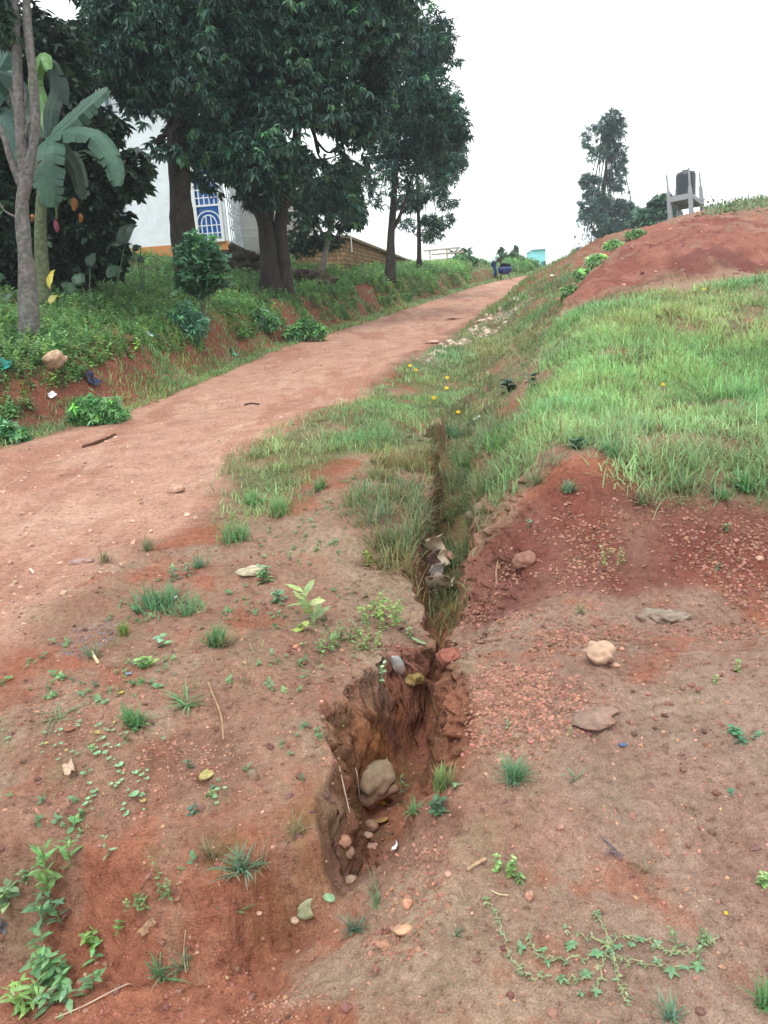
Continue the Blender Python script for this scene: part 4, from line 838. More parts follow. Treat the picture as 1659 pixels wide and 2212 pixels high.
# ---------------- person with the barrow ----------------
def skin_body(name,joints,edges,rads,mat,parent,col,sub=2,root_=0):
    me=bpy.data.meshes.new(name); me.from_pydata([tuple(j) for j in joints],edges,[]); o=link(me,name,parent,mat)
    m=o.modifiers.new('skin','SKIN'); 
    for i,v in enumerate(me.skin_vertices[0].data): v.radius=(rads[i],rads[i]); v.use_root=(i==root_)
    o.modifiers.new('sub','SUBSURF').levels=sub; o.modifiers['sub'].render_levels=sub
    dg=bpy.context.evaluated_depsgraph_get(); ev=bpy.data.meshes.new_from_object(o.evaluated_get(dg)); o.modifiers.clear(); o.data=ev; ev.name=name
    a=ev.attributes.new('Col','FLOAT_COLOR','POINT'); 
    for i in range(len(ev.vertices)): a.data[i].color=(*col,1)
    for p in ev.polygons: p.use_smooth=True
    return o
def build_person():
    Y=49; p=onground(1068,602); Y=p[1]; e=empty('person',p,'person in a pale shirt and dark blue trousers bending over a load by the road','person')
    # x to the right, bent forward towards +x
    J=[(0,0,.88),(.02,0,1.02),(.12,0,1.20),(.22,0,1.33),(.27,0,1.40),(.33,0,1.47),(.36,0,1.56),  #0-6 pelvis spine neck head
       (.22,-.18,1.30),(.30,-.20,1.05),(.42,-.16,.84),(.47,-.15,.78),   #7-10 right arm
       (.22,.18,1.30),(.32,.20,1.05),(.45,.16,.86),(.50,.15,.80),      #11-14
       (-.02,-.10,.82),(.05,-.11,.46),(-.03,-.12,.08),(.10,-.13,.03),      #15-18
       (-.02,.10,.82),(.12,.12,.48),(.10,.13,.08),(.24,.14,.03)]
    E=[(0,1),(1,2),(2,3),(3,4),(4,5),(5,6),(3,7),(7,8),(8,9),(9,10),(3,11),(11,12),(12,13),(13,14),(0,15),(15,16),(16,17),(17,18),(0,19),(19,20),(20,21),(21,22)]
    Rd=[.12,.12,.13,.11,.06,.085,.075,.06,.042,.032,.03,.06,.042,.032,.03,.09,.06,.042,.04,.09,.06,.042,.04]
    skin_body('body',J,E,Rd,M_SKIN,e,(.07,.04,.028))
    sh=[(0,0,.93),(.02,0,1.02),(.12,0,1.20),(.22,0,1.33),(.22,-.18,1.30),(.27,-.195,1.14),(.22,.18,1.30),(.28,.195,1.14)]
    skin_body('shirt',sh,[(0,1),(1,2),(2,3),(3,4),(4,5),(3,6),(6,7)],[.135,.14,.155,.13,.082,.066,.082,.066],M_CLOTH,e,(.50,.68,.70))
    tr=[(0,0,.90),(-.02,-.10,.82),(.05,-.11,.46),(-.02,-.12,.14),(-.02,.10,.82),(.12,.12,.48),(.10,.13,.14)]
    skin_body('trousers',tr,[(0,1),(1,2),(2,3),(0,4),(4,5),(5,6)],[.14,.115,.085,.07,.115,.085,.07],M_CLOTH,e,(.02,.045,.14))
    mb=MB(); v,f=rockv(2,4,(.10,.09,.085),.08); mb.add(v+np.array([.335,0,1.56]),f,(.01,.01,.01)); mb.build('hair',M_CLOTH,e)
    # barrow with deep blue tub, black sack on it
    b=p+np.array([.62,-.1,0]); b[2]=gz(b[0],b[1]); w=empty('tub_stand',b,'dark blue deep tub on thin legs beside the bending person','tub')
    n=20; prof=[(0,.32),(.25,.34),(.38,.46),(.42,.62),(.40,.74),(.36,.74),(.34,.5),(0,.42)]; V=[(r_*math.cos(6.2832*j/n),r_*.8*math.sin(6.2832*j/n),z) for r_,z in prof for j in range(n)]; F=[(i*n+j,i*n+(j+1)%n,(i+1)*n+(j+1)%n,(i+1)*n+j) for i in range(len(prof)-1) for j in range(n)]
    MB().add(V,F,(.012,.03,.13)).build('tub',M_PLAST,w,smooth=True)
    for dx,dy in ((-.2,-.16),(-.2,.16)): MB().add(*tube([(dx,dy,.36),(dx-.1,dy,-.02)],.022,6),(.03,.05,.05)).build('leg',M_PAINT,w)
    MB().add(*tube([(.15,0,.38),(.36,0,0)],.028,6),(.03,.05,.05)).build('leg',M_PAINT,w)
    mb=MB(); v,f=rockv(3,6,(.30,.24,.15),.22); mb.add(v,f,(.012,.014,.02)); o=mb.build('sack',M_CLOTH,smooth=True); o.location=b+np.array([.02,0,.84]); tag(o,'black bulging sack lying on the dark blue tub','sack')
build_person()
# ---------------- bananas, broad leaved plants, shrubs on the bank ----------------
def ribbon_leaf(P,W,up,tears=0,seed=0,cup=.25,heart=False):
    """broad leaf along path P (world points); width W; torn into strips between the side veins"""
    r=np.random.RandomState(seed); n=15; C=curve(P,n); T=unit(np.gradient(C,axis=0)); V=[];F=[]
    t=np.linspace(0,1,n); w=W*np.where(t<.12,t/.12*.8,np.where(t<.3,.8+.2*(t-.12)/.18,np.sqrt(np.clip(1-((t-.3)/.72)**2.4,0,1))))
    if heart: w=W*np.sqrt(np.clip(1-((t-.32)/.70)**2,0,1))
    k=0; cut=r.rand(n)<tears
    for sgn in (-1,1):
        ang=0
        for i in range(n-1):
            if i==0 or cut[i] or sgn==0: ang=r.uniform(-.35,.6)*(1 if tears else .2)
            for j,ii in enumerate((i,i+1)):
                side=unit(np.cross(T[ii],up)); nn=unit(np.cross(side,T[ii])); sh=(.03*W if (tears and cut[i] and j==0) else 0)
                e=C[ii]+T[ii]*sh+sgn*side*w[ii]*.5*math.cos(ang)-nn*w[ii]*.5*(cup+max(0,math.sin(ang))); m=C[ii]+sgn*side*w[ii]*.25*math.cos(ang*.5)+nn*w[ii]*.02
                V+=[C[ii],m,e]
            F+=[(k,k+1,k+4,k+3),(k+1,k+2,k+5,k+4)]; k+=6
    return np.array(V),F
def leafpart(name,P,W,col,parent,off,up=(0,-.35,1),tears=0,seed=0,heart=False,mat=None,label=None):
    v,f=ribbon_leaf(P,W,np.array(up,float),tears,seed,heart=heart); mb=MB(); c=jitter(col,len(v),.22,.08); mb.add(v-off,f,c)
    rib=curve(P,10); v,f=tube(rib-off-np.array([0,0,.004]),np.linspace(W*.035,W*.008,10),6); mb.add(v,f,np.clip(np.array(col)*1.5,0,1))
    o=mb.build(name,mat or M_LEAF,parent,smooth=False); 
    if label: o['label']=label
    return o
def build_bananas():
    Y=14; b=root(95,655,Y); e=empty('banana_plant',b,'banana plant with big torn drooping leaves right behind the grey forked tree','banana plant','banana plants on the left bank')
    mb=MB(); v,f=tube(curve([b,at(88,520,Y),at(92,400,Y),at(100,310,Y)],12)-b,np.linspace(.13,.06,12),10,True,.05); mb.add(v,f,(.10,.12,.07)); mb.build('stem',M_BARK,e,smooth=True)
    G=(.042,.105,.068); D=(.014,.04,.028); a=at(102,300,Y); A=lambda *q:[at(x,y,Y+dy) for x,y,dy in q]
    leafpart('leaf',[a]+A((140,268,-.2),(190,222,-.3),(232,190,-.3)),.44,(.055,.12,.085),e,b,(-.3,-1,.5),.6,1)
    leafpart('leaf',[a]+A((150,282,-.4),(205,292,-.6),(242,345,-.8),(254,402,-.9)),.42,G,e,b,(.3,-.8,.6),.9,2)
    leafpart('leaf',[a]+A((98,318,-.5),(94,345,-.8),(100,395,-.9),(108,448,-.9)),.62,G,e,b,(0,-1,.25),.85,3)
    leafpart('leaf',[a]+A((105,240,0),(120,190,.1),(108,130,.1)),.42,D,e,b,(-.4,-1,.3),.2,4)
    leafpart('leaf',[a]+A((70,250,.3),(30,190,.3),(-5,160,.2)),.5,D,e,b,(.2,-1,.4),.3,5)
    leafpart('leaf',[a]+A((90,235,.2),(70,170,.2),(90,120,0),(104,150,-.3)),.30,(.10,.22,.06),e,b,(0,-1,.3),.1,6)
    leafpart('leaf',[a]+A((130,310,.2),(165,360,.2),(180,430,.1)),.34,(.03,.055,.035),e,b,(.4,-.8,.3),.4,7)
    mb=MB(); v,f=tube(curve(A((104,320,-.3),(118,400,-.4),(122,455,-.45),(122,474,-.45)),10)-b,.02,7); mb.add(v,f,(.08,.10,.04)); mb.build('flower_stalk',M_DRY,e,smooth=True)
    c=at(122,489,Y-.45); V,F=ICO[3]; V=V*np.array([.042,.042,.10]); V[:,:2]*=(1-.45*np.clip(-V[:,2:]/.13,-.3,1)**2); mb=MB(); mb.add(V+c-b,F,(.22,.05,.09)); mb.build('flower_bud',M_FLOWER,e,smooth=True)
    # second banana at the picture's left edge
    Y=15; b=root(-40,660,Y); e=empty('banana_plant',b,'banana plant with big dark leaves at the left edge behind the forked tree','banana plant','banana plants on the left bank'); a=at(-40,260,Y)
    mb=MB(); v,f=tube(curve([b,at(-45,450,Y),a],10)-b,np.linspace(.15,.07,10),10,True,.05); mb.add(v,f,(.10,.12,.07)); mb.build('stem',M_BARK,e,smooth=True)
    for i,q in enumerate([((-15,160,0),(10,110,0),(18,70,0)),((0,250,-.2),(25,300,-.3),(30,370,-.3)),((-10,200,-.3),(20,170,-.4),(42,200,-.5)),((-60,150,0),(-90,120,0),(-130,160,0))]):
        leafpart('leaf',[a]+A(*q),.42,(.045,.10,.08),e,b,(-.2,-1,.3),.3,11+i)
build_bananas()
def build_broad():
    r=np.random.RandomState(21); Gd=(.018,.042,.026); G=(.035,.085,.045)
    # px,py of leaf centres, size px, colour
    P=[(40,640,14.5,[(-10,600,60,G),(20,640,50,G)],'broad-leaved plant with dark heart leaves at the left edge behind the forked tree'),
       (120,640,14,[(108,602,60,(.45,.40,.07)),(118,645,28,(.36,.32,.09)),(150,618,50,G)],'broad-leaved plant with one bright yellow heart leaf beside the forked trunk'),
       (180,630,14.5,[(195,560,50,Gd),(170,600,50,G)],'broad-leaved dark plant left of the drainpipe corner of the house'),
       (235,620,15,[(270,500,80,(.02,.04,.028)),(250,585,45,G)],'broad-leaved plant reaching across the foot of the white wall'),
       (305,610,17,[(298,535,26,Gd),(292,553,34,(.05,.13,.03)),(308,560,26,Gd)],'small broad-leaved plant silhouetted against the orange foot of the wall')]
    for px,py,Y,L,lab in P:
        b=root(px,py,Y); e=empty('broad_leaf_plant',b,lab,'plant','broad-leaved plants below the thicket')
        for i,(lx,ly,s,c) in enumerate(L):
            q=at(lx,ly,Y-.3+.9*r.rand()); w=s*.6*Y/FPX; dx=r.uniform(-.5,.5)*w
            leafpart('leaf',[q+np.array([-dx*.7,.1,w*.3]),q+np.array([0,-.05,.05]),q+np.array([dx*.6,-.15,-w*.35]),q+np.array([dx*.8,-.15,-w*.6])],w*.95,c,e,b,(r.uniform(-.8,.8),r.uniform(-.9,-.2),.7),0,i,heart=True,label='bright yellow leaf' if c[0]>.5 else None)
            mb=MB(); v,f=tube(curve([b*0,(q-b)*.5+np.array([0,.1,.1]),q-b+np.array([-dx*.7,.1,w*.3])],7),.012,5); mb.add(v,f,(.05,.09,.04)); mb.build('stalk',M_DRY,e)
    # brownish hanging dead leaves
    for px,py,s in ((160,440,20),(174,470,14),(70,470,12)):
        Y=14.3; q=at(px,py,Y); w=s*Y/FPX; mb=MB(); v,f=ribbon_leaf([np.array([0,0,w*.6]),np.array([.03,-.05,0]),np.array([-.02,-.02,-w*.7])],w*.75,np.array([.6,-1,.4]),.8,px); mb.add(v,f,jitter((.30,.11,.03),len(v),.4,.1,r)); o=mb.build('dead_leaf',M_LEAF); o.location=q; tag(o,'orange brown withered leaf hanging in the dark thicket','leaf','withered leaves in the thicket')
    # shrubs
    def shrub(px,py,Y,blobs,n,col,tpl,lab,sc_,stems):
        b=onground(px,py) if px not in(437,) else root(px,py,Y); Y=b[1]; bl=[B(x,y,Y+dy-.1,rr) for x,y,rr,dy in blobs]; bl=[b_ for b_ in bl if b_[0][2]>b[2]-.2]; t=[([b,(b+bb[0])/2+r.randn(3)*.05,bb[0]],.014,.005) for bb in bl[:stems]]
        tree('shrub',lab,b,t,[crown(bl,n,tpl,col,sc_,seed=int(px),var=.3,shell=.6)],'shrubs on the left bank',barkc=(.16,.14,.12),cat='shrub')
    T=[rosette(10,.15,.055,(-.5,.7),.5,s+60) for s in range(3)]
    shrub(437,662,16,[(430,530,32,0),(410,560,30,0),(455,560,34,-.1),(425,595,36,-.2),(465,595,28,-.1),(400,610,24,0),(440,620,26,0)],420,(.10,.24,.13),T,'leafy green shrub with a thin pale stem in front of the left mango trunk',(.8,1.3),7)
    shrub(402,725,13.5,[(400,690,32,0),(380,700,24,0),(425,700,24,-.1),(400,715,30,-.1)],260,(.075,.19,.115),FINE,'low bluish green shrub on the bank face below the leafy shrub',(.5,.8),4)
    shrub(205,915,9.3,[(190,890,34,0),(225,895,36,0),(165,905,18,0),(255,905,22,.2)],330,(.10,.25,.085),FINE,'bushy fine green clump at the road edge under the bank',(.35,.6),3)
    shrub(560,700,15.5,[(560,690,20,0),(585,697,16,0),(535,700,16,0)],220,(.16,.33,.15),FINE,'soft green shrub on the bank below the forked mango trunk',(.6,.9),3)
    shrub(10,960,8.4,[(5,935,26,0),(35,950,22,0),(-15,930,26,0)],160,(.12,.30,.14),T,'bright green leafy clump at the left edge beside the road',(.5,.8),3)
    shrub(660,735,16.5,[(655,715,20,0),(630,722,16,0),(685,718,16,0)],240,(.14,.30,.13),FINE,'olive green shrub overhanging the road edge mid bank',(.6,.9),3)
build_broad()
# ---------------- things lying on the ground ----------------
def rock(name,px,py,wpx,hpx,dpx,col,seed,label,cat='stone',group=None,rz=0,sub=4,amp=.22,sink=.25,tilt=0):
    p=onground(px,py); s=p[1]/FPX*1.02; v,f=rockv(sub,seed,(wpx*s/2,dpx*s/2,hpx*s/2),amp); 
    if tilt: c_,s_=math.cos(tilt),math.sin(tilt); v=v@np.array([[c_,0,s_],[0,1,0],[-s_,0,c_]])
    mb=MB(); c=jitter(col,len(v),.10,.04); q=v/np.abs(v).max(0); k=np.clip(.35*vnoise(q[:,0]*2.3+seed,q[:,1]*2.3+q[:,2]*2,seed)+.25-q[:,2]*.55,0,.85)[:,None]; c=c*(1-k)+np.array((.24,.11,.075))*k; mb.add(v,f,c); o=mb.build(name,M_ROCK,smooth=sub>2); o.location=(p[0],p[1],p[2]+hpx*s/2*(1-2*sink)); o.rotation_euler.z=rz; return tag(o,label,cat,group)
def build_stones():
    rock('stone',1295,1428,70,52,60,(.44,.30,.21),4,'large pale peach stone lying alone on the bare right slope',rz=.4,amp=.2,sink=.1)
    rock('stone',1328,1440,24,12,18,(.45,.27,.19),6,'small flat brown stone touching the large pale stone',sub=3)
    rock('stone',1343,1404,13,10,12,(.5,.25,.18),7,'little reddish stone right of the large pale stone',sub=2)
    rock('boulder',812,1722,150,84,90,(.25,.18,.12),12,'brown boulder wedged across the gully mouth','boulder',rz=.3,amp=.25,sink=.12,tilt=.35)
    rock('stone',1133,1222,54,46,40,(.24,.12,.09),14,'rounded red brown stone half buried in the earth cut',sink=.3)
    rock('stone',1018,1118,26,20,22,(.24,.19,.15),15,'grey stone stuck in the rim above the earth cut',sub=3)
    rock('stone',118,800,66,36,40,(.42,.28,.19),20,'long tan block stone tipped on the left bank face',rz=-.1,amp=.16,sink=0,tilt=.5)
    rock('slab',1440,1335,110,26,80,(.24,.19,.15),23,'flat grey crusted rock bulging out of the right slope','rock',rz=-.5,sink=.42,amp=.4)
    rock('slab',1275,1545,130,16,90,(.24,.155,.12),24,'broad low brown rock hump below the pale stone','rock',rz=.2,sink=.45,amp=.45)
    rock('slab',380,1062,40,22,30,(.42,.26,.19),26,'brown stone bump on the road edge',sink=.3)
    rock('slab',860,1455,30,52,14,(.30,.30,.29),28,'flat grey slab standing in the upper gully pool','slab',rz=.2,amp=.1,sink=.1,sub=3,tilt=.3)
    rock('stone',893,1475,40,30,34,(.24,.17,.06),29,'yellow moss covered stone in the gully below the pool',amp=.4)
    rock('clod',968,1425,46,36,46,(.24,.085,.06),30,'round red earth clod bulging from the gully side','clod',sink=.3)
    rock('stone',800,1790,40,26,30,(.36,.22,.15),33,'tan flat stone on the gully floor below the boulder',sub=3)
    rock('stone',792,1806,30,12,22,(.42,.27,.2),34,'thin pinkish stone chip on the gully floor',sub=3)
    rock('stone',744,1822,38,26,30,(.42,.22,.14),35,'orange brown stone at the left of the gully mouth',sub=3)
    rock('stone',757,1850,24,34,24,(.32,.2,.14),36,'upright brown stone just below the orange brown one',sub=3)
    rock('stone',800,1832,40,16,24,(.55,.34,.27),37,'pink pale stone at the gully mouth',sub=3)
    rock('stone',757,1905,34,20,24,(.42,.3,.21),38,'beige stone in the wash below the gully',sub=3)
    rock('stone',640,1990,26,16,20,(.46,.33,.24),39,'small beige stone below the dry leaves',sub=3)
    rock('stone',880,1960,24,36,22,(.52,.26,.17),40,'upright orange stone in the gravel wash',sub=3,amp=.3)
    rock('stone',870,2012,56,24,34,(.55,.32,.2),41,'flat orange stone at the lower end of the gravel wash',sub=3,amp=.3)
    rock('stone',830,2042,40,14,22,(.38,.2,.13),42,'brown flake lying left of the flat orange stone',sub=3)
    rock('stone',1212,1790,20,15,15,(.42,.23,.17),43,'lone brown pebble stone on the bare slope below the bright tuft',sub=2)
    rock('stone',1142,1940,22,30,18,(.5,.27,.19),44,'tall orange pebble beside the dry twig',sub=2)
    rock('stone',548,1680,30,30,24,(.22,.16,.11),45,'grey brown stone set in the left hump',sub=3,sink=.3)
    rock('stone',640,1400,18,12,14,(.45,.2,.13),46,'small red stone under the pale leafy sprout',sub=2)
    rock('stone',935,742,30,9,22,(.5,.33,.24),47,'flat tan stone at the start of the white rubble',sub=3)
    rock('stone',980,690,34,9,26,(.45,.29,.22),48,'tan stone embedded in the middle of the far road',sub=3,sink=.35)
    rock('stone',1040,695,22,7,16,(.55,.4,.32),49,'pale stone embedded at the right of the far road',sub=3,sink=.35)
    rock('stone',1192,598,12,7,9,(.8,.7,.62),50,'white stone at the crest of the road',sub=2)
    rock('stone',545,1235,70,20,50,(.40,.35,.24),51,'pale lichen covered rock left of the tall sprout','rock',sink=.4)
    rock('stone',175,1215,50,14,34,(.33,.22,.2),52,'mauve flat rock set in the road','rock',sink=.42)
    rock('stone',285,1128,18,8,12,(.5,.3,.22),53,'brown flat pebble on the road edge',sub=2)
    r=np.random.RandomState(4)
    for i,(px,py,s) in enumerate([(1232,1750,12),(1400,1500,14),(1640,1210,20),(1590,1170,14),(1108,1830,12),(1470,1960,12),(1525,2010,12),(1290,1905,11),(968,1890,16),(940,1838,12),(1290,1880,13),(1430,1795,10),(1075,2010,10),(1600,2040,12),(1020,1975,11),(1340,2110,14),(1180,1900,9),(560,1975,16),(700,1640,10),(300,1640,12),(120,2080,14),(1500,1640,10),(1570,1520,12),(1390,1480,9)]):
        rock('pebble',px,py,s,s*.7,s*.8,[(.46,.24,.17),(.40,.2,.14),(.5,.3,.22)][i%3],60+i,'loose orange brown pebble on the bare earth','pebble','loose pebbles on the bare earth',sub=2)
def litter(name,P,rad,col,label,cat,mat=None,group=None,bumpv=.1,n=6):
    Q=np.array([onground(x,y,z) for x,y,z in P]); s=Q[0][1]/FPX; b=Q[0].copy(); v,f=tube(curve(Q-b,max(6,len(P)*4)),rad*s,n,True,bumpv,len(label)); mb=MB(); mb.add(v,f,jitter(col,len(v),.12,.05)); o=mb.build(name,mat or M_DRY,smooth=True); o.location=b; return tag(o,label,cat,group)
def scrap(name,px,py,w,h,col,label,cat,seed=0,curl=.3,rz=0,mat=None,lift=.01,shape='rag'):
    """small crumpled sheet or fallen leaf with real curl"""
    p=onground(px,py); s=p[1]/FPX; r=np.random.RandomState(seed); n=9; V=[];F=[]
    for i in range(n):
        t=i/(n-1)*2-1
        for j in range(5):
            u=(j/4*2-1); k=(math.sqrt(max(0,1-abs(t)**1.8)) if shape=='leaf' else 1-.25*abs(vnoise(np.array([t*1.7+seed]),np.array([u*.2]),seed)[0]))
            z=curl*(.35*t*t+.3*u*u*(1 if shape=='leaf' else .5))+(.0 if shape=='leaf' else .45*vnoise(np.array([t*2.1+seed*3.]),np.array([u*1.9]),seed)[0]*.7)
            V.append((t*w*s/2*(1+.0*u),u*h*s/2*k,z*min(w,h)*s*.6))
    for i in range(n-1):
        for j in range(4): a=i*5+j; F.append((a,a+1,a+6,a+5))
    V=np.array(V); T=V.copy(); T[:,2]-=.0025; F2=[(d+len(V),c+len(V),b+len(V),a+len(V)) for a,b,c,d in F]
    edge=[i*5 for i in range(n)]+[(n-1)*5+j for j in range(1,5)]+[i*5+4 for i in range(n-2,-1,-1)]+[j for j in range(3,0,-1)]
    F3=[(edge[k],edge[(k+1)%len(edge)],edge[(k+1)%len(edge)]+len(V),edge[k]+len(V)) for k in range(len(edge))]
    mb=MB(); c=jitter(col,len(V),.12,.05,r); mb.add(np.r_[V,T],F+F2+F3,np.r_[c,c]); o=mb.build(name,mat or M_LEAF,smooth=True)
    e=.05; nx=gz(p[0]+e,p[1])-gz(p[0]-e,p[1]); ny=gz(p[0],p[1]+e)-gz(p[0],p[1]-e)
    o.rotation_euler=(math.atan(ny/2/e),-math.atan(nx/2/e),rz); o.location=(p[0],p[1],p[2]+lift); return tag(o,label,cat)
def build_litter():
    litter('stick',[(178,968,.01),(215,957,.02),(249,943,.02)],4,(.10,.05,.03),'dark broken stick lying across the dirt road','stick',M_BARK)
    litter('stick',[(528,876,.01),(545,873,.01),(560,875,.01)],2.2,(.07,.05,.04),'small black twig fragments on the middle of the road','stick',M_BARK)
    litter('stick',[(450,1478,.01),(462,1510,.015),(478,1550,.012),(483,1600,.004)],2.6,(.30,.19,.11),'thin bent root lying on the left hump','root')
    litter('stick',[(1010,1885,.01),(1030,1873,.012),(1050,1862,.012)],4.5,(.42,.27,.17),'short thick pale twig near the pale budded weed','twig')
    litter('stick',[(198,1412,.01),(213,1436,.01)],3.5,(.6,.47,.28),'short straw coloured stub beside the grey gravel patch','twig')
    litter('stick',[(74,1240,.008),(66,1232,.008)],3,(.65,.5,.4),'tiny pale stick on the left road','twig')
    litter('stick',[(1062,1930,.01),(1078,1938,.01),(1098,1940,.01)],1.6,(.48,.40,.25),'thin straw by the tall orange pebble','straw')
    litter('root',[(1082,1190,.01),(1076,1215,.01),(1072,1245,.02),(1074,1268,.0)],1.8,(.32,.2,.13),'thin root hanging down the earth cut','root')
    litter('root',[(735,1680,.05),(742,1720,.08),(756,1762,.01)],1.7,(.42,.33,.24),'left thin pale root hanging over the gully mouth','root')
    litter('root',[(768,1680,.05),(774,1700,.06),(778,1735,.01)],1.5,(.42,.33,.24),'right thin pale root hanging over the gully mouth','root')
    litter('stick',[(120,2205,.01),(180,2180,.01),(240,2150,.012),(280,2130,.01)],1.8,(.50,.38,.28),'long dry pale stem at the bottom left corner','straw')
    litter('stick',[(318,725,.05),(322,745,.06),(340,768,.03)],3,(.35,.33,.27),'crooked pale branch lying in the bank weeds','branch')
    litter('stick',[(402,2015,.01),(398,2060,.01),(402,2100,.01)],1.5,(.40,.28,.2),'upright thin dry stem in the lower left','straw')
    L=scrap
    L('dry_leaf',448,1678,64,26,(.45,.38,.14),'yellowing curled fallen leaf on the left hump','leaf',3,.5,1.2,shape='leaf')
    L('dry_leaf',150,1668,70,26,(.60,.42,.30),'pale crumpled dry leaf at the left','leaf',5,.9,-1.1,lift=.015)
    L('dry_leaf',668,1968,70,44,(.33,.34,.20),'large grey green fallen leaf below the gully mouth','leaf',7,.4,.5,shape='leaf')
    L('dry_leaf',712,1945,34,20,(.22,.36,.2),'small green fallen leaf beside the large grey green one','leaf',8,.4,-.4,shape='leaf')
    L('dry_leaf',838,1738,50,22,(.50,.17,.08),'orange brown curled leaf leaning right of the boulder','leaf',9,.6,1.0,shape='leaf',lift=.03)
    L('dry_leaf',826,1745,24,10,(.70,.36,.04),'bright orange leaf tip right of the boulder','leaf',10,.4,.1,shape='leaf',lift=.03)
    L('dry_leaf',822,1782,52,20,(.45,.28,.11),'brown dry leaf on the gully floor','leaf',11,.5,.7,shape='leaf',lift=.02)
    L('dry_leaf',905,1392,40,14,(.26,.34,.16),'green grey leaf bridging the gully above the pool','leaf',12,.3,-.4,shape='leaf',lift=.02)
    L('dry_leaf',320,2010,60,22,(.42,.26,.16),'brown dry leaf among the gravel at lower left','leaf',13,.6,-.1,lift=.012)
    L('dry_leaf',150,1580,34,16,(.30,.12,.07),'reddish brown dead leaf beside the trailing grass','leaf',14,.4,-.3,shape='leaf')
    L('dry_leaf',262,1500,16,10,(.55,.4,.06),'small yellow leaf in the grass tuft','leaf',15,.4,.3,shape='leaf')
    L('plastic_wrapper',856,1838,18,22,(.78,.84,.86),'crumpled silver and white wrapper on the wash','wrapper',21,1.0,.2,M_PLAST,.015)
    L('plastic_scrap',1345,1613,18,12,(.06,.10,.22),'little dark blue plastic scrap on the right slope','plastic scrap',22,.6,.3,M_PLAST,.008)
    L('plastic_bag',198,828,34,26,(.015,.02,.06),'crumpled black plastic bag on the left bank','plastic bag',23,1.4,.3,M_PLAST,.05)
    L('plastic_bag',8,800,30,34,(.02,.22,.20),'crumpled teal plastic bag at the left edge of the bank','plastic bag',24,1.2,.2,M_PLAST,.06)
    L('plastic_scrap',112,858,12,18,(.75,.75,.8),'white plastic scrap under the tipped block stone','plastic scrap',25,1,.2,M_PLAST,.03)
    L('plastic_scrap',376,1298,16,12,(.8,.82,.84),'white scrap in the grass patch on the left','plastic scrap',26,1,.2,M_PLAST,.02)
    L('plastic_scrap',278,1458,14,10,(.18,.22,.30),'blue grey slate chip on the left hump','chip',27,.3,.2,M_PLAST,.01)
    L('plastic_scrap',1030,908,18,12,(.72,.72,.66),'white scrap on the gully rim','plastic scrap',28,.8,.2,M_PLAST,.03)
    L('plastic_scrap',505,768,22,18,(.06,.35,.2),'green plastic scrap on the bank above the road','plastic scrap',29,.8,.2,M_PLAST,.05)
    L('plastic_scrap',325,738,14,8,(.5,.65,.75),'pale blue scrap in the bank weeds','plastic scrap',30,.8,.2,M_PLAST,.12)
    # rags wedged in the gully
    for i,(px,py,w,h,c,l) in enumerate([(935,1218,50,30,(.42,.33,.24),'beige rag fold at the top of the bundle in the gully'),(950,1238,46,26,(.36,.18,.15),'dusty red rag in the middle of the bundle in the gully'),(935,1256,56,22,(.12,.07,.06),'dark brown striped rag in the gully'),(940,1275,44,24,(.50,.47,.46),'whitish rag with a dark edge in the gully'),(948,1298,36,34,(.28,.22,.16),'lowest earth coloured rag of the bundle in the gully')]):
        L('rag',px,py,w*1.4,h*2.2,[q*1.5 for q in c],l,'rag',40+i,1.6,[-.3,.5,.1,-.2,1.2][i],M_CLOTH,.10)
    # grey chippings patch
    r=np.random.RandomState(9); P=XY([(130,1400),(170,1350),(250,1330),(280,1350),(230,1390),(160,1430)]); x,y=sample(P,900,r,.04); mb=MB(); T=rockv(1,3,(1,.8,.5),.3); s=.003+.006*r.rand(len(x)); scatter(mb,T[0],T[1],np.c_[x,y,gnd(x,y)+.001],rots(r.rand(len(x))*6,r.rand(len(x))-.5,r.rand(len(x))-.5),s,jitter((.20,.22,.27),len(x),.4,.06,r)); tag(mb.build('chippings',M_ROCK),'patch of blue grey stone chippings on the left hump','gravel',kind='stuff')
build_stones(); build_litter()
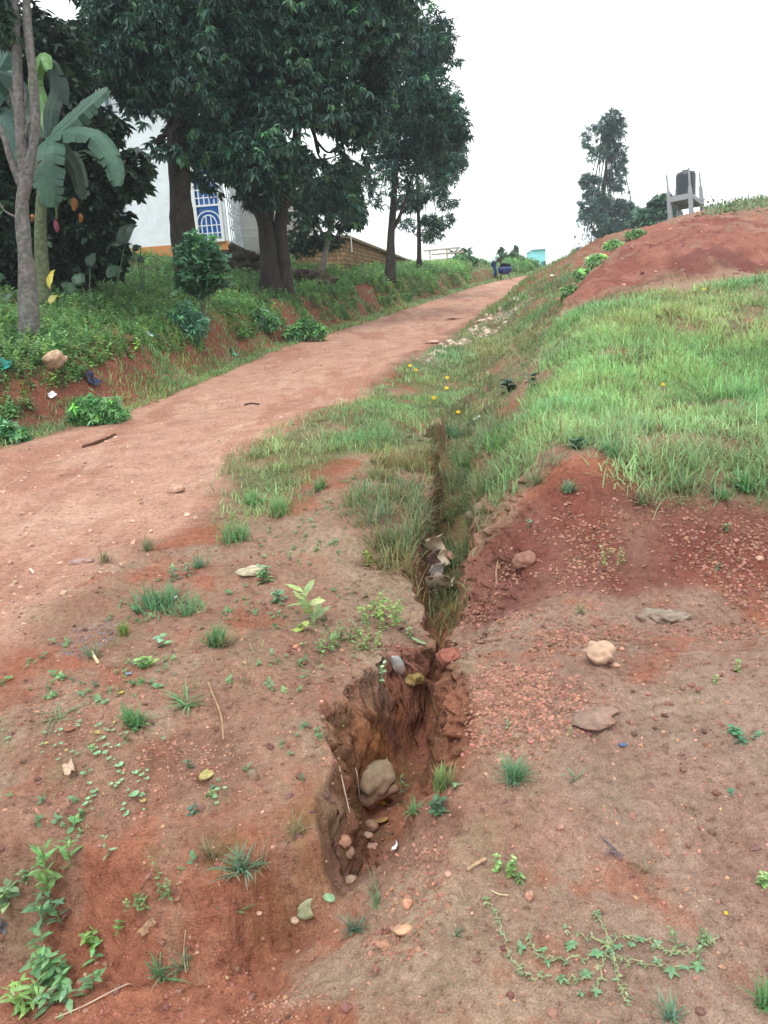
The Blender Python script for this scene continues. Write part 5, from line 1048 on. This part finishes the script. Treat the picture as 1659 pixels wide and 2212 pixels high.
# ---------------- single plants in the foreground ----------------
def tuft(px,py,size,n,col,label,W=4.0,lean=1.0,bend=1.0,dry=.08,cat='grass tuft',spread=.12,name='grass_tuft',minlean=0,seed=None):
    r=np.random.RandomState(seed or int(px*7+py)%9999); p=onground(px,py); s=p[1]/FPX; L=size*s
    P=np.c_[r.randn(n)*L*spread,r.randn(n)*L*spread,np.full(n,-.004)]; C=jitter(col,n,.25,.1,r); d=r.rand(n)<dry; C[d]=np.array((.36,.29,.17))*r.uniform(.7,1.1,(d.sum(),1))
    mb=MB(); blades(mb,P,L*r.uniform(.5,1.15,n),np.maximum(W*s*r.uniform(.7,1.2,n),.0016),r.rand(n)*6.28,r.uniform(minlean,lean,n),r.uniform(.1,bend,n),C)
    o=mb.build(name,M_GRASS); o.location=p; return tag(o,label,cat)
def weed(px,py,h,nl,L,W,col,label,stems=1,cat='weed',name='leafy_weed',spread=.25,lean=.2,droop=(.2,1.0),el=(0,.7),bud=None):
    """upright plant: child stem mesh and child leaf mesh"""
    col=np.array(col)*np.array([1.0,.88,.72]); r=np.random.RandomState(int(px*3+py*5)%9999); p=onground(px,py); s=p[1]/FPX; e=empty(name,p,label,cat); sm=MB(); lm=MB(); bm=MB()
    for q in range(stems):
        b=np.array([r.randn()*spread*h*s*.5,r.randn()*spread*h*s*.5,-.003]); a=r.rand()*6.28; H=h*s*r.uniform(.7,1.1); tip=b+np.array([math.cos(a)*lean*H,math.sin(a)*lean*H,H]); C=curve([b,(b+tip)/2+np.array([0,0,.06*H]),tip],8)
        v,f=tube(C,np.linspace(max(.0016,1.6*s),.001,8),5); sm.add(v,f,np.array(col)*.7+np.array([.05,.03,.02]))
        for k in range(nl):
            t=(k+.6)/nl; c=C[min(7,int(t*7.9))]; g=r.uniform(.75,1.15)*(1.1-.35*t); v,f=leafstrip(L*s*g,W*s*g,r.uniform(*droop),r.uniform(-.2,.2)); M=rots(np.array([k*2.4+r.uniform(-.4,.4)+q]),np.array([r.uniform(*el)]),np.array([r.uniform(-.3,.3)]))[0]
            lc=jitter(col,1,.3,.12,r)[0]
            if cat=='plant': o1=MB(); o1.add(v@M.T+c,f,jitter(lc,len(v),.12,.05,r)); o1.build('leaf',M_LEAF,e)
            else: lm.add(v@M.T+c,f,jitter(lc,len(v),.15,.06,r))
        if bud: V,F=ICO[1]; bm.add(V*np.array([L,L,L])*s*.22+tip,F,bud)
    sm.build('stem',M_DRY,e); (lm.build('leaf',M_LEAF,e) if lm.n else None)
    if bud: bm.build('bud',M_FLOWER,e)
    return e
G1=(.17,.34,.14); G2=(.24,.42,.17); GB=(.19,.36,.20); GY=(.30,.40,.14); DR=(.34,.27,.19)
def build_fore():
    T=tuft
    T(1112,1685,72,150,GB,'spiky bluish green grass tuft in the middle of the right slope',3.4,1.1,.9)
    T(955,1705,66,120,(.26,.36,.14),'yellow green upright grass tuft above the gully mouth right side',3.6,.45,.5)
    T(895,1752,42,45,G1,'small arching grass tuft just right of the gully mouth',3,1.2,1.4)
    T(470,1395,62,130,G1,'fresh grass tuft on the left hump above the bent root',3.6,.9,.8)
    T(268,1372,32,110,(.26,.36,.10),'small dense yellow green moss tuft by the grey chippings',2.2,.5,.5)
    T(288,1570,66,90,G1,'broad bladed grass tuft left of the bent root',6,1.1,1.0)
    T(340,1310,64,220,(.15,.30,.15),'wide mat of grass between the road and the left hump',3.4,1.3,.9,spread=.45)
    T(405,1330,50,110,(.16,.31,.14),'second grass mat right beside the wide one',3.4,1.2,.9,spread=.4)
    T(130,1545,80,26,(.22,.36,.20),'trailing pale grass stems at the left below the chippings',3.4,1.5,.6,minlean=1.1)
    T(400,1520,70,30,(.17,.34,.15),'trailing grass runner pointing up right on the left hump',5,1.4,.6,minlean=.9)
    T(200,1420,50,40,(.20,.28,.18),'greyish grass beside the chippings',3,1.1,.8,.3)
    T(505,1168,52,150,G1,'round grass clump at the lower end of the verge',3,1.0,.8,spread=.3)
    T(605,1112,44,120,G2,'bright grass clump on the verge corner',3,.7,.7,spread=.2)
    T(545,1090,40,110,G2,'low grass clump left of the bright verge corner clump',3,.9,.7,spread=.25)
    T(690,1060,40,70,(.2,.32,.14),'grass clump at the edge of the red washed patch',3,.8,.8)
    T(225,1215,40,40,(.22,.26,.15),'sparse dull grass on the road shoulder',2.6,1.0,.6,.4)
    T(320,1190,42,50,(.22,.27,.15),'thin dull grass between road and verge',2.6,1.0,.6,.4)
    T(520,1880,78,70,(.16,.30,.19),'large grass clump hanging over the lower bank edge',5.5,1.3,1.1,.25)
    T(560,1870,70,90,DR,'dry brown grass mixed beside the large clump on the lower edge',2.4,1.2,1.5,.8)
    T(455,1850,60,60,(.33,.27,.16),'dry upright grass left of the large clump',2.4,.6,1.2,.6)
    T(640,1800,60,50,(.28,.26,.13),'dry yellowish grass at the mossy corner of the bank',2.4,.9,1.3,.5)
    T(345,2105,78,40,(.18,.32,.17),'broad leaved grass clump in the lower left gravel',6,1.3,1.1,.2)
    T(400,2090,60,30,(.2,.3,.17),'second grass clump right of the one in the lower left gravel',5,1.2,1.1,.25)
    T(520,1965,50,9,(.2,.4,.18),'three fingered grass blade cluster above the lower gravel',6,1.5,.6,minlean=1.1)
    T(1245,1680,46,12,(.22,.36,.24),'few pale blades on the bare slope right of the bluish tuft',5,1.5,.6,minlean=.4)
    T(1450,2200,70,60,(.20,.36,.24),'grass tuft cut by the bottom edge of the photo',4,1.0,.9)
    T(1655,2170,90,70,(.16,.34,.14),'green grass tuft at the lower right edge',5,1.0,.9)
    T(1330,1838,60,14,(.18,.16,.20),'purplish sparse grass runner on the lower right slope',4,1.4,.6,.2,minlean=.8)
    T(1388,1880,58,34,DR,'dry root tuft with pale claws on the lower right slope',2.6,1.5,1.0,.9,minlean=.3)
    T(1228,1062,34,120,(.22,.36,.22),'grey green grass tuft on the brow of the earth cut',2.4,1.0,1.0)
    T(1160,1045,44,70,(.26,.32,.17),'pale straggling grass left of the grey green tuft',2.6,1.2,1.0,.4)
    T(1390,1085,50,60,(.25,.29,.17),'dry edged grass tuft at the lip of the earth cut',2.8,1.4,1.0,.5)
    T(1480,1060,54,70,(.24,.34,.18),'grass tuft hanging over the lip right of the dry edged tuft',3,1.3,1.1,.2)
    T(1610,1060,60,90,(.18,.38,.16),'lush grass tuft at the lip near the right edge',4,1.2,1.0)
    T(1320,985,50,90,(.19,.36,.18),'grass tuft on the slope just above the dark leafy weed',3.2,1.2,.9)
    T(765,2010,64,46,(.16,.26,.18),'dark arching grass tuft left of the gravel wash',4.5,1.1,1.3,.2)
    T(815,1955,46,26,(.18,.30,.16),'thin grass at the head of the gravel wash',3,.9,1.0,.2)
    T(805,1925,70,10,(.16,.24,.16),'long single blades leaning over the wash',3,.6,.7)
    T(985,2020,44,12,(.14,.24,.16),'small dark grass sprig left of the creeping weed',3.5,.9,.8)
    T(430,1225,38,40,(.16,.30,.18),'small leafy grass left of the lichen rock',3,1.1,.7)
    T(860,1170,60,120,(.20,.29,.16),'dense shaded grass on the left lip of the gully',2.8,1.0,1.5,.2,spread=.3)
    T(905,1120,60,90,(.17,.21,.12),'drooping olive grass over the gully slot',2.4,1.2,1.8,.3,spread=.25)
    T(800,1130,56,90,(.16,.24,.13),'brownish green grass above the red left wall of the gully',2.4,1.1,1.6,.3,spread=.3)
    T(1015,1010,60,110,(.17,.30,.11),'green grass strip on the mossy right lip of the gully',2.6,.8,1.3,.15,spread=.3)
    T(1085,975,60,120,(.18,.36,.12),'lush green clump right of the upper gully',3.2,.8,1.0,.05,spread=.3)
    T(970,945,46,90,(.15,.29,.15),'bluish grass in the head of the gully',2.8,.8,1.2,.1,spread=.3)
    T(975,1180,40,40,(.2,.24,.12),'thin dry grass over the rag bundle',2.2,1.0,1.5,.4)
    T(970,1285,30,30,(.16,.30,.15),'small grass sprig beside the rags',2.6,.8,1.0)
    T(820,1110,64,120,(.19,.29,.15),'shaggy grass hanging from the left shoulder above the gully',2.6,1.1,1.6,.25,spread=.4)
    T(790,1070,50,90,(.2,.31,.16),'shorter shaggy grass on the left shoulder above the gully',2.6,1.1,1.3,.25,spread=.4)
    T(880,1060,56,90,(.18,.28,.15),'dark grass on the left rim where the gully is deepest in grass',2.6,1.0,1.6,.2,spread=.35)
    T(835,1170,40,60,(.22,.25,.13),'olive dry grass below the shaggy left shoulder grass',2.2,1.1,1.6,.5,spread=.4)
    T(1100,1010,50,70,(.24,.31,.16),'pale straggling grass at the top of the earth cut',2.4,1.2,1.1,.35,spread=.3)
    T(1200,1000,44,60,(.25,.32,.17),'thin pale grass along the brow of the cut',2.4,1.3,.9,.4,spread=.4)
    T(1560,1075,54,80,(.2,.38,.17),'drooping grass at the lip between the two lush lip tufts',3.4,1.3,1.2,.15,spread=.25)
    Wd=weed
    Wd(662,1345,85,13,62,26,(.34,.52,.26),'pale green sprout with long broad leaves at the middle left of the gully',droop=(.2,.8),el=(.1,1.0),name='leafy_sprout',cat='plant')
    Wd(655,1362,30,5,40,22,(.30,.38,.12),'yellowing lower leaves under the pale green sprout',droop=(.5,1.2),el=(-.4,.3),name='leafy_sprout',cat='plant')
    Wd(572,1255,34,14,26,12,(.22,.42,.24),'compact rosette weed left of the pale sprout',stems=2)
    Wd(603,1300,26,12,22,10,(.18,.36,.24),'small dark green weed at the foot of the lichen rock',stems=2)
    Wd(825,1345,58,16,17,9,(.26,.46,.16),'light green bushy weed on the gully rim',stems=9,spread=.7,lean=.3)
    Wd(800,1222,34,10,18,6,(.26,.42,.10),'small feathery weed above the gully rim',stems=2)
    Wd(750,1392,46,14,12,6,(.13,.26,.11),'dark small-leaved scrub spilling over the left gully wall',stems=10,spread=1.1,lean=.5)
    Wd(700,1400,36,10,14,7,(.18,.34,.15),'small-leaved scrub left of the dark scrub on the wall',stems=6,spread=1.0,lean=.4)
    Wd(790,1400,40,12,12,6,(.22,.38,.15),'leafy trailing weed above the left gully wall',stems=7,spread=.9,lean=.5)
    Wd(822,1470,40,8,12,9,(.24,.46,.28),'little round-leaved vine hanging in the gully',stems=3,spread=.4)
    Wd(885,1375,26,8,12,7,(.22,.40,.22),'tiny sprig above the gully pool',stems=2)
    Wd(1092,1885,58,16,18,12,(.24,.44,.18),'upright weed with pale round buds on the lower right slope',stems=3,spread=.3,bud=(.50,.60,.30))
    Wd(1120,1900,24,6,24,8,(.18,.38,.17),'low leaf pair right of the budded weed',stems=2,el=(-.2,.2))
    Wd(112,1905,95,13,52,14,(.15,.36,.13),'tall narrow-leaved weed pair at the lower left',stems=2,spread=.5,lean=.05,el=(.3,1.1))
    Wd(150,1880,80,12,40,12,(.17,.38,.15),'narrow-leaved weed just right of the tall pair',stems=1,lean=.1,el=(.4,1.1))
    Wd(112,1985,70,10,44,17,(.14,.33,.20),'broad dark leaved weed under the tall pair',stems=3,spread=.5,lean=.2)
    Wd(30,1950,56,9,46,24,(.26,.46,.27),'pale oval-leaved plant at the left edge',stems=2,spread=.4,lean=.3,cat='plant')
    Wd(52,1905,34,10,24,10,(.22,.42,.26),'small grey green sprig above the oval-leaved plant',stems=2)
    Wd(6,2010,30,6,22,14,(.10,.12,.18),'dusky purple leaved weed at the left edge',stems=2)
    Wd(105,2120,76,11,44,20,(.14,.34,.17),'large dense weed cluster in the lower left corner',stems=5,spread=.9,lean=.3)
    Wd(160,2140,60,9,44,18,(.15,.33,.18),'weed cluster right of the dense corner cluster',stems=4,spread=.8,lean=.3)
    Wd(40,2180,70,10,50,12,(.22,.42,.16),'long-leaved weed at the bottom left edge',stems=4,spread=.6,lean=.3)
    Wd(200,2030,40,10,26,10,(.20,.42,.14),'bright low weed right of the left cluster',stems=4,spread=.8,lean=.5)
    Wd(262,2000,34,9,22,9,(.20,.42,.14),'bright toothed weed beside the dry brown leaf',stems=4,spread=.8,lean=.5)
    Wd(218,2075,44,6,34,13,(.13,.33,.16),'single stem weed with hanging leaf pair',stems=1)
    Wd(310,1955,34,9,16,8,(.18,.34,.15),'small mixed weed under the mossy step',stems=5,spread=.9)
    Wd(365,1925,44,9,16,8,(.16,.30,.14),'reddish stemmed weed below the mossy step',stems=5,spread=.9)
    Wd(245,1850,60,8,22,9,(.20,.33,.22),'thin upright weed in the middle of the left hump foot',stems=1)
    Wd(350,1900,70,7,14,7,(.18,.34,.15),'tall thin weed right of the upright one',stems=1)
    Wd(418,1758,26,8,18,12,(.07,.17,.13),'blue green little weed below the curled yellow leaf',1)
    Wd(413,1660,28,8,16,10,(.08,.19,.14),'blue green little weed left of the curled yellow leaf',1)
    Wd(458,1722,22,8,14,8,(.24,.42,.18),'fresh little weed at the stalk of the curled yellow leaf',2)
    Wd(948,1756,34,12,28,18,(.08,.17,.11),'teal broad-leaved weed under the yellow green tuft',2,cat='plant')
    Wd(985,1700,14,5,24,9,(.16,.38,.22),'leaf pair beside the yellow green tuft',1)
    Wd(868,1712,48,6,22,8,(.18,.38,.20),'thin seedling with long leaves right of the boulder',1)
    Wd(1248,968,28,8,28,15,(.05,.15,.11),'dark teal round-leaved weed on the brow of the cut',2,cat='plant')
    Wd(1100,845,32,9,30,16,(.04,.11,.08),'dark teal weed on the stony brow above the gully',2,cat='plant')
    Wd(1158,838,28,9,26,14,(.05,.14,.10),'dark weed at the left edge of the lush slope',2,cat='plant')
    Wd(1325,1210,36,14,10,5,(.33,.38,.20),'dusty dense little bush on the earth cut',6,spread=.8)
    Wd(1550,1232,20,6,16,9,(.10,.30,.22),'teal seedling under the earth cut',1)
    Wd(1566,1150,20,8,16,8,(.16,.36,.18),'small green weed high on the earth cut',2)
    Wd(1597,1452,30,10,12,7,(.26,.44,.20),'upright pale weed at the right edge',2)
    Wd(1545,1475,20,8,10,6,(.28,.44,.20),'tiny pale weed left of the upright one',2)
    Wd(1600,1600,20,12,24,10,(.08,.26,.16),'dark green creeper strip at the right edge',4,spread=2.0,lean=.8)
    Wd(1580,1715,18,6,14,9,(.07,.22,.17),'tiny dark weed on the lower right slope',1)
    Wd(1252,1325,26,8,14,5,(.22,.26,.15),'dull sprig in the coarse gravel',2)
    Wd(1648,1905,34,10,18,11,(.22,.42,.18),'leafy weed clipped by the right edge',3,bud=(.5,.6,.3))
    Wd(1500,2045,50,12,24,8,(.18,.30,.17),'narrow-leaved flowering weed with one small yellow bloom',4,spread=.9,lean=.5,bud=None)
    Wd(1235,1590,22,7,12,6,(.22,.36,.22),'tiny weed left of the orange gravel patch',1)
    Wd(1090,1570,24,6,14,6,(.18,.36,.24),'seedling beside the orange gravel',1)
    Wd(1145,1140,24,5,14,6,(.12,.32,.24),'tiny seedling over the half buried stone',1)
    Wd(395,1245,30,9,18,8,(.14,.30,.2),'dark leafy weed between the grass mats',3,spread=.8)
    Wd(355,1395,22,7,26,17,(.18,.40,.26),'round-leaved seedling under the grass mat',1,cat='plant')
    Wd(318,1440,30,8,26,14,(.24,.48,.18),'light green seedling on the orange gravelly hump',2,cat='plant')
    # creeping weed with runners
    z5=lambda x,y:(x*.427+950,y*.427+1642)
    def creeper(lab,stems,lw,col,leafpos,name='creeping_weed'):
        Q=[[onground(*z5(*q),.008) for q in st] for st in stems]; b=Q[0][0].copy(); s=b[1]/FPX; e=empty(name,b,lab,'creeper'); r=np.random.RandomState(len(lab)); lm=MB()
        for st in Q:
            C=curve(np.array(st)-b,len(st)*6); C[:,2]+=.005*np.sin(np.arange(len(C))*1.3); C[1:,:2]+=r.randn(len(C)-1,2)*.0045; mb=MB(); v,f=tube(C,1.7*s,6,True,.2); mb.add(v,f,jitter((.33,.30,.17),len(v),.2,.05,r)); mb.build('stem',M_DRY,e,smooth=True)
            for c in C[1::2]:
                for k in range(3):
                    v,f=leafstrip(r.uniform(6,17)*s,r.uniform(4,8)*s,.7); M=rots(np.array([r.rand()*6.28]),np.array([r.uniform(-.1,.6)]),np.array([0.]))[0]; lm.add(v@M.T+c,f,jitter((.22,.30,.15),1,.35,.12,r)[0])
        for (x,y,k,sz) in leafpos:
            p=onground(*z5(x,y),.012)-b
            for j in range(k):
                v,f=leafstrip(sz*.427*s*r.uniform(.5,.8),sz*.427*.36*s,.7,r.uniform(-.2,.25)); M=rots(np.array([j*6.28/k+r.rand()*.5]),np.array([r.uniform(.0,.6)]),np.array([0.]))[0]; lm.add(v@M.T+p,f,jitter(np.array(col)*[1.05,.95,.8],1,.25,.1,r)[0])
        lm.build('leaf',M_LEAF,e); return e
    creeper('sprawling creeper with woody runners on the lower right ground',[[(860,950),(760,1000),(640,1015),(540,1010),(480,985),(455,920)],[(860,950),(900,905),(960,902),(1040,925),(1130,965),(1200,985),(1280,980),(1400,900)],[(860,950),(880,1000),(960,1030),(1060,1045),(1160,1055),(1300,1060)],[(860,950),(830,860),(800,800),(785,785)],[(880,1010),(900,1090),(925,1180),(950,1240)],[(860,960),(820,1040),(805,1120),(800,1180)],[(620,1110),(700,1120),(760,1110)],[(860,950),(740,900),(640,880)]],
      0,(.15,.32,.19),[(410,965,5,70),(520,975,4,55),(545,1040,4,50),(665,950,6,75),(655,965,4,50),(795,995,7,70),(740,1100,6,60),(615,1120,5,60),(635,1045,3,40),(790,1190,5,55),(715,1200,4,45),(1015,925,4,55),(1095,945,4,55),(1100,1040,4,55),(1170,1085,5,75),(1235,1070,4,60),(1300,1060,5,80),(455,905,3,30),(640,860,3,40),(1325,935,4,50),(970,950,5,50),(900,960,6,50),(870,990,6,45)])
    creeper('single long woody runner curving left of the sprawling creeper',[[(560,1110),(500,1110),(430,1085),(380,1040),(340,960),(310,860),(280,780),(240,725)]],0,(.20,.36,.18),[(235,715,6,45)])
    # round-leaved ground creeper on the left
    z7=lambda x,y:(x*.333,y*.333+1166)
    RL=[(520,1195,40),(510,1225,34),(395,1250,40),(650,1215,44),(638,1268,50),(668,1305,48),(700,1255,30),(735,1255,36),(768,1355,40),(682,1355,34),(632,1405,58),(685,1400,46),(708,1440,40),(775,1480,64),(545,1535,44),(293,1272,30),(272,1345,38),(355,1355,34),(398,1342,36),(430,1385,30),(468,1395,34),(870,1672,70),(790,1580,36),(770,1600,30),(750,1620,26),(880,1530,44),(920,1545,44),(955,1570,34),(925,1680,40),(930,1715,40),(608,1655,46),(612,1680,40),(572,1700,34),(555,1735,44),(1018,1278,26),(800,1770,34),(820,1805,40),(1410,1640,40),(1395,1690,36),(820,1270,34),(45,1310,40),(60,1300,30)]
    p0=onground(*z7(700,1400)); s=p0[1]/FPX; e=empty('round_leaved_creeper',p0,'ground creeper with scattered round green leaves on the left hump','creeper'); lm=MB(); r=np.random.RandomState(2); Pp=[]
    for x,y,sz in RL+[(x+r.uniform(-60,60),y+r.uniform(-60,60),r.uniform(18,34)) for x,y,_ in RL]:
        q=onground(*z7(x,y),.012)-p0; R_=sz*.333*s*.5; n=10; a=np.linspace(.35,6.28-.35,n)+r.rand()*6; V=np.c_[np.cos(a)*R_,np.sin(a)*R_,.12*R_*np.sin(a*2)+.3*R_*r.uniform(-.6,1)*np.cos(a)]; V=np.r_[[(0,0,-.1*R_)],V]+q+[0,0,.004]
        c=(.22,.46,.24) if r.rand()>.1 else (.5,.42,.12); lm.add(V,[(0,i,i+1) for i in range(1,n)],jitter(c,1,.15,.06,r)[0]); Pp.append(q)
    lm.build('leaf',M_LEAF,e); sm=MB()
    for i in range(0,len(RL)-1):
        a,b=Pp[i],Pp[i+1]
        if np.linalg.norm(a-b)<.16: v,f=tube(curve([a,(a+b)/2-[0,0,.004],b],5),.0012,4); sm.add(v,f,(.25,.16,.10))
    sm.build('runner',M_DRY,e)
    # yellow flowers
    def flower(px,py,R_,lab,g=None,h=.10):
        p=onground(px,py+6); tgt=at(px,py,p[1]); p[2]=min(p[2],tgt[2]-.03); s=p[1]/FPX; e=empty('yellow_flower',p,lab,'flower',g); H=tgt[2]-p[2]; c=np.array([0,0,H])
        mb=MB(); mb.add(*tube([(0,0,0),(.005,0,H*.6),(0,0,H)],.0018,5),(.12,.24,.08)); mb.build('stem',M_DRY,e)
        mb=MB(); 
        for k in range(7):
            v,f=leafstrip(R_*s,R_*s*.75,.2); M=rots(np.array([k*6.28/7]),np.array([.15]),np.array([0.]))[0]; M=rots(np.array([0.]),np.array([.7]),np.array([0.]))[0]@M; mb.add(v@M.T+c,f,(.85,.52,.02))
        mb.build('petal',M_FLOWER,e); V,F=ICO[1]; mb=MB(); mb.add(V*R_*s*.28+c,F,(.30,.16,.03)); mb.build('centre',M_FLOWER,e)
    FL=[(886,790,'yellow flower nearest the road edge on the verge'),(898,799,'yellow flower just below the one nearest the road'),(966,816,'upper yellow flower of the middle pair on the verge'),(965,838,'lower yellow flower of the middle pair on the verge'),(937,860,'largest yellow flower low on the verge'),(990,890,'yellow flower at the head of the gully'),(1522,625,'yellow flower on the top edge of the lush slope'),(1425,675,'yellow flower in the upper lush grass'),(1432,830,'small yellow flower in the middle of the lush grass'),(1240,915,'tiny yellow flower over the bare brow'),(1568,1972,'small yellow bloom on the narrow-leaved weed at lower right')]
    for i,(x,y,l) in enumerate(FL): flower(x,y,5 if i!=4 else 6.5,l,'yellow flowers')
build_fore()
# ---------------- thin haze box, added to imitate the lens veil over distant things ----------------
def build_haze():
    m=bpy.data.materials.new('haze'); m.use_nodes=True; nt=m.node_tree; nt.nodes.clear(); o=nt.nodes.new('ShaderNodeOutputMaterial'); v=nt.nodes.new('ShaderNodeVolumePrincipled')
    v.inputs['Color'].default_value=(.80,.93,1,1); v.inputs['Density'].default_value=.0008; v.inputs['Anisotropy'].default_value=0.0; nt.links.new(v.outputs[0],o.inputs['Volume'])
    V,F=box((0,140,15),(900,360,50)); o=MB().add(V,F).build('haze',m); tag(o,kind='stuff')
build_haze()
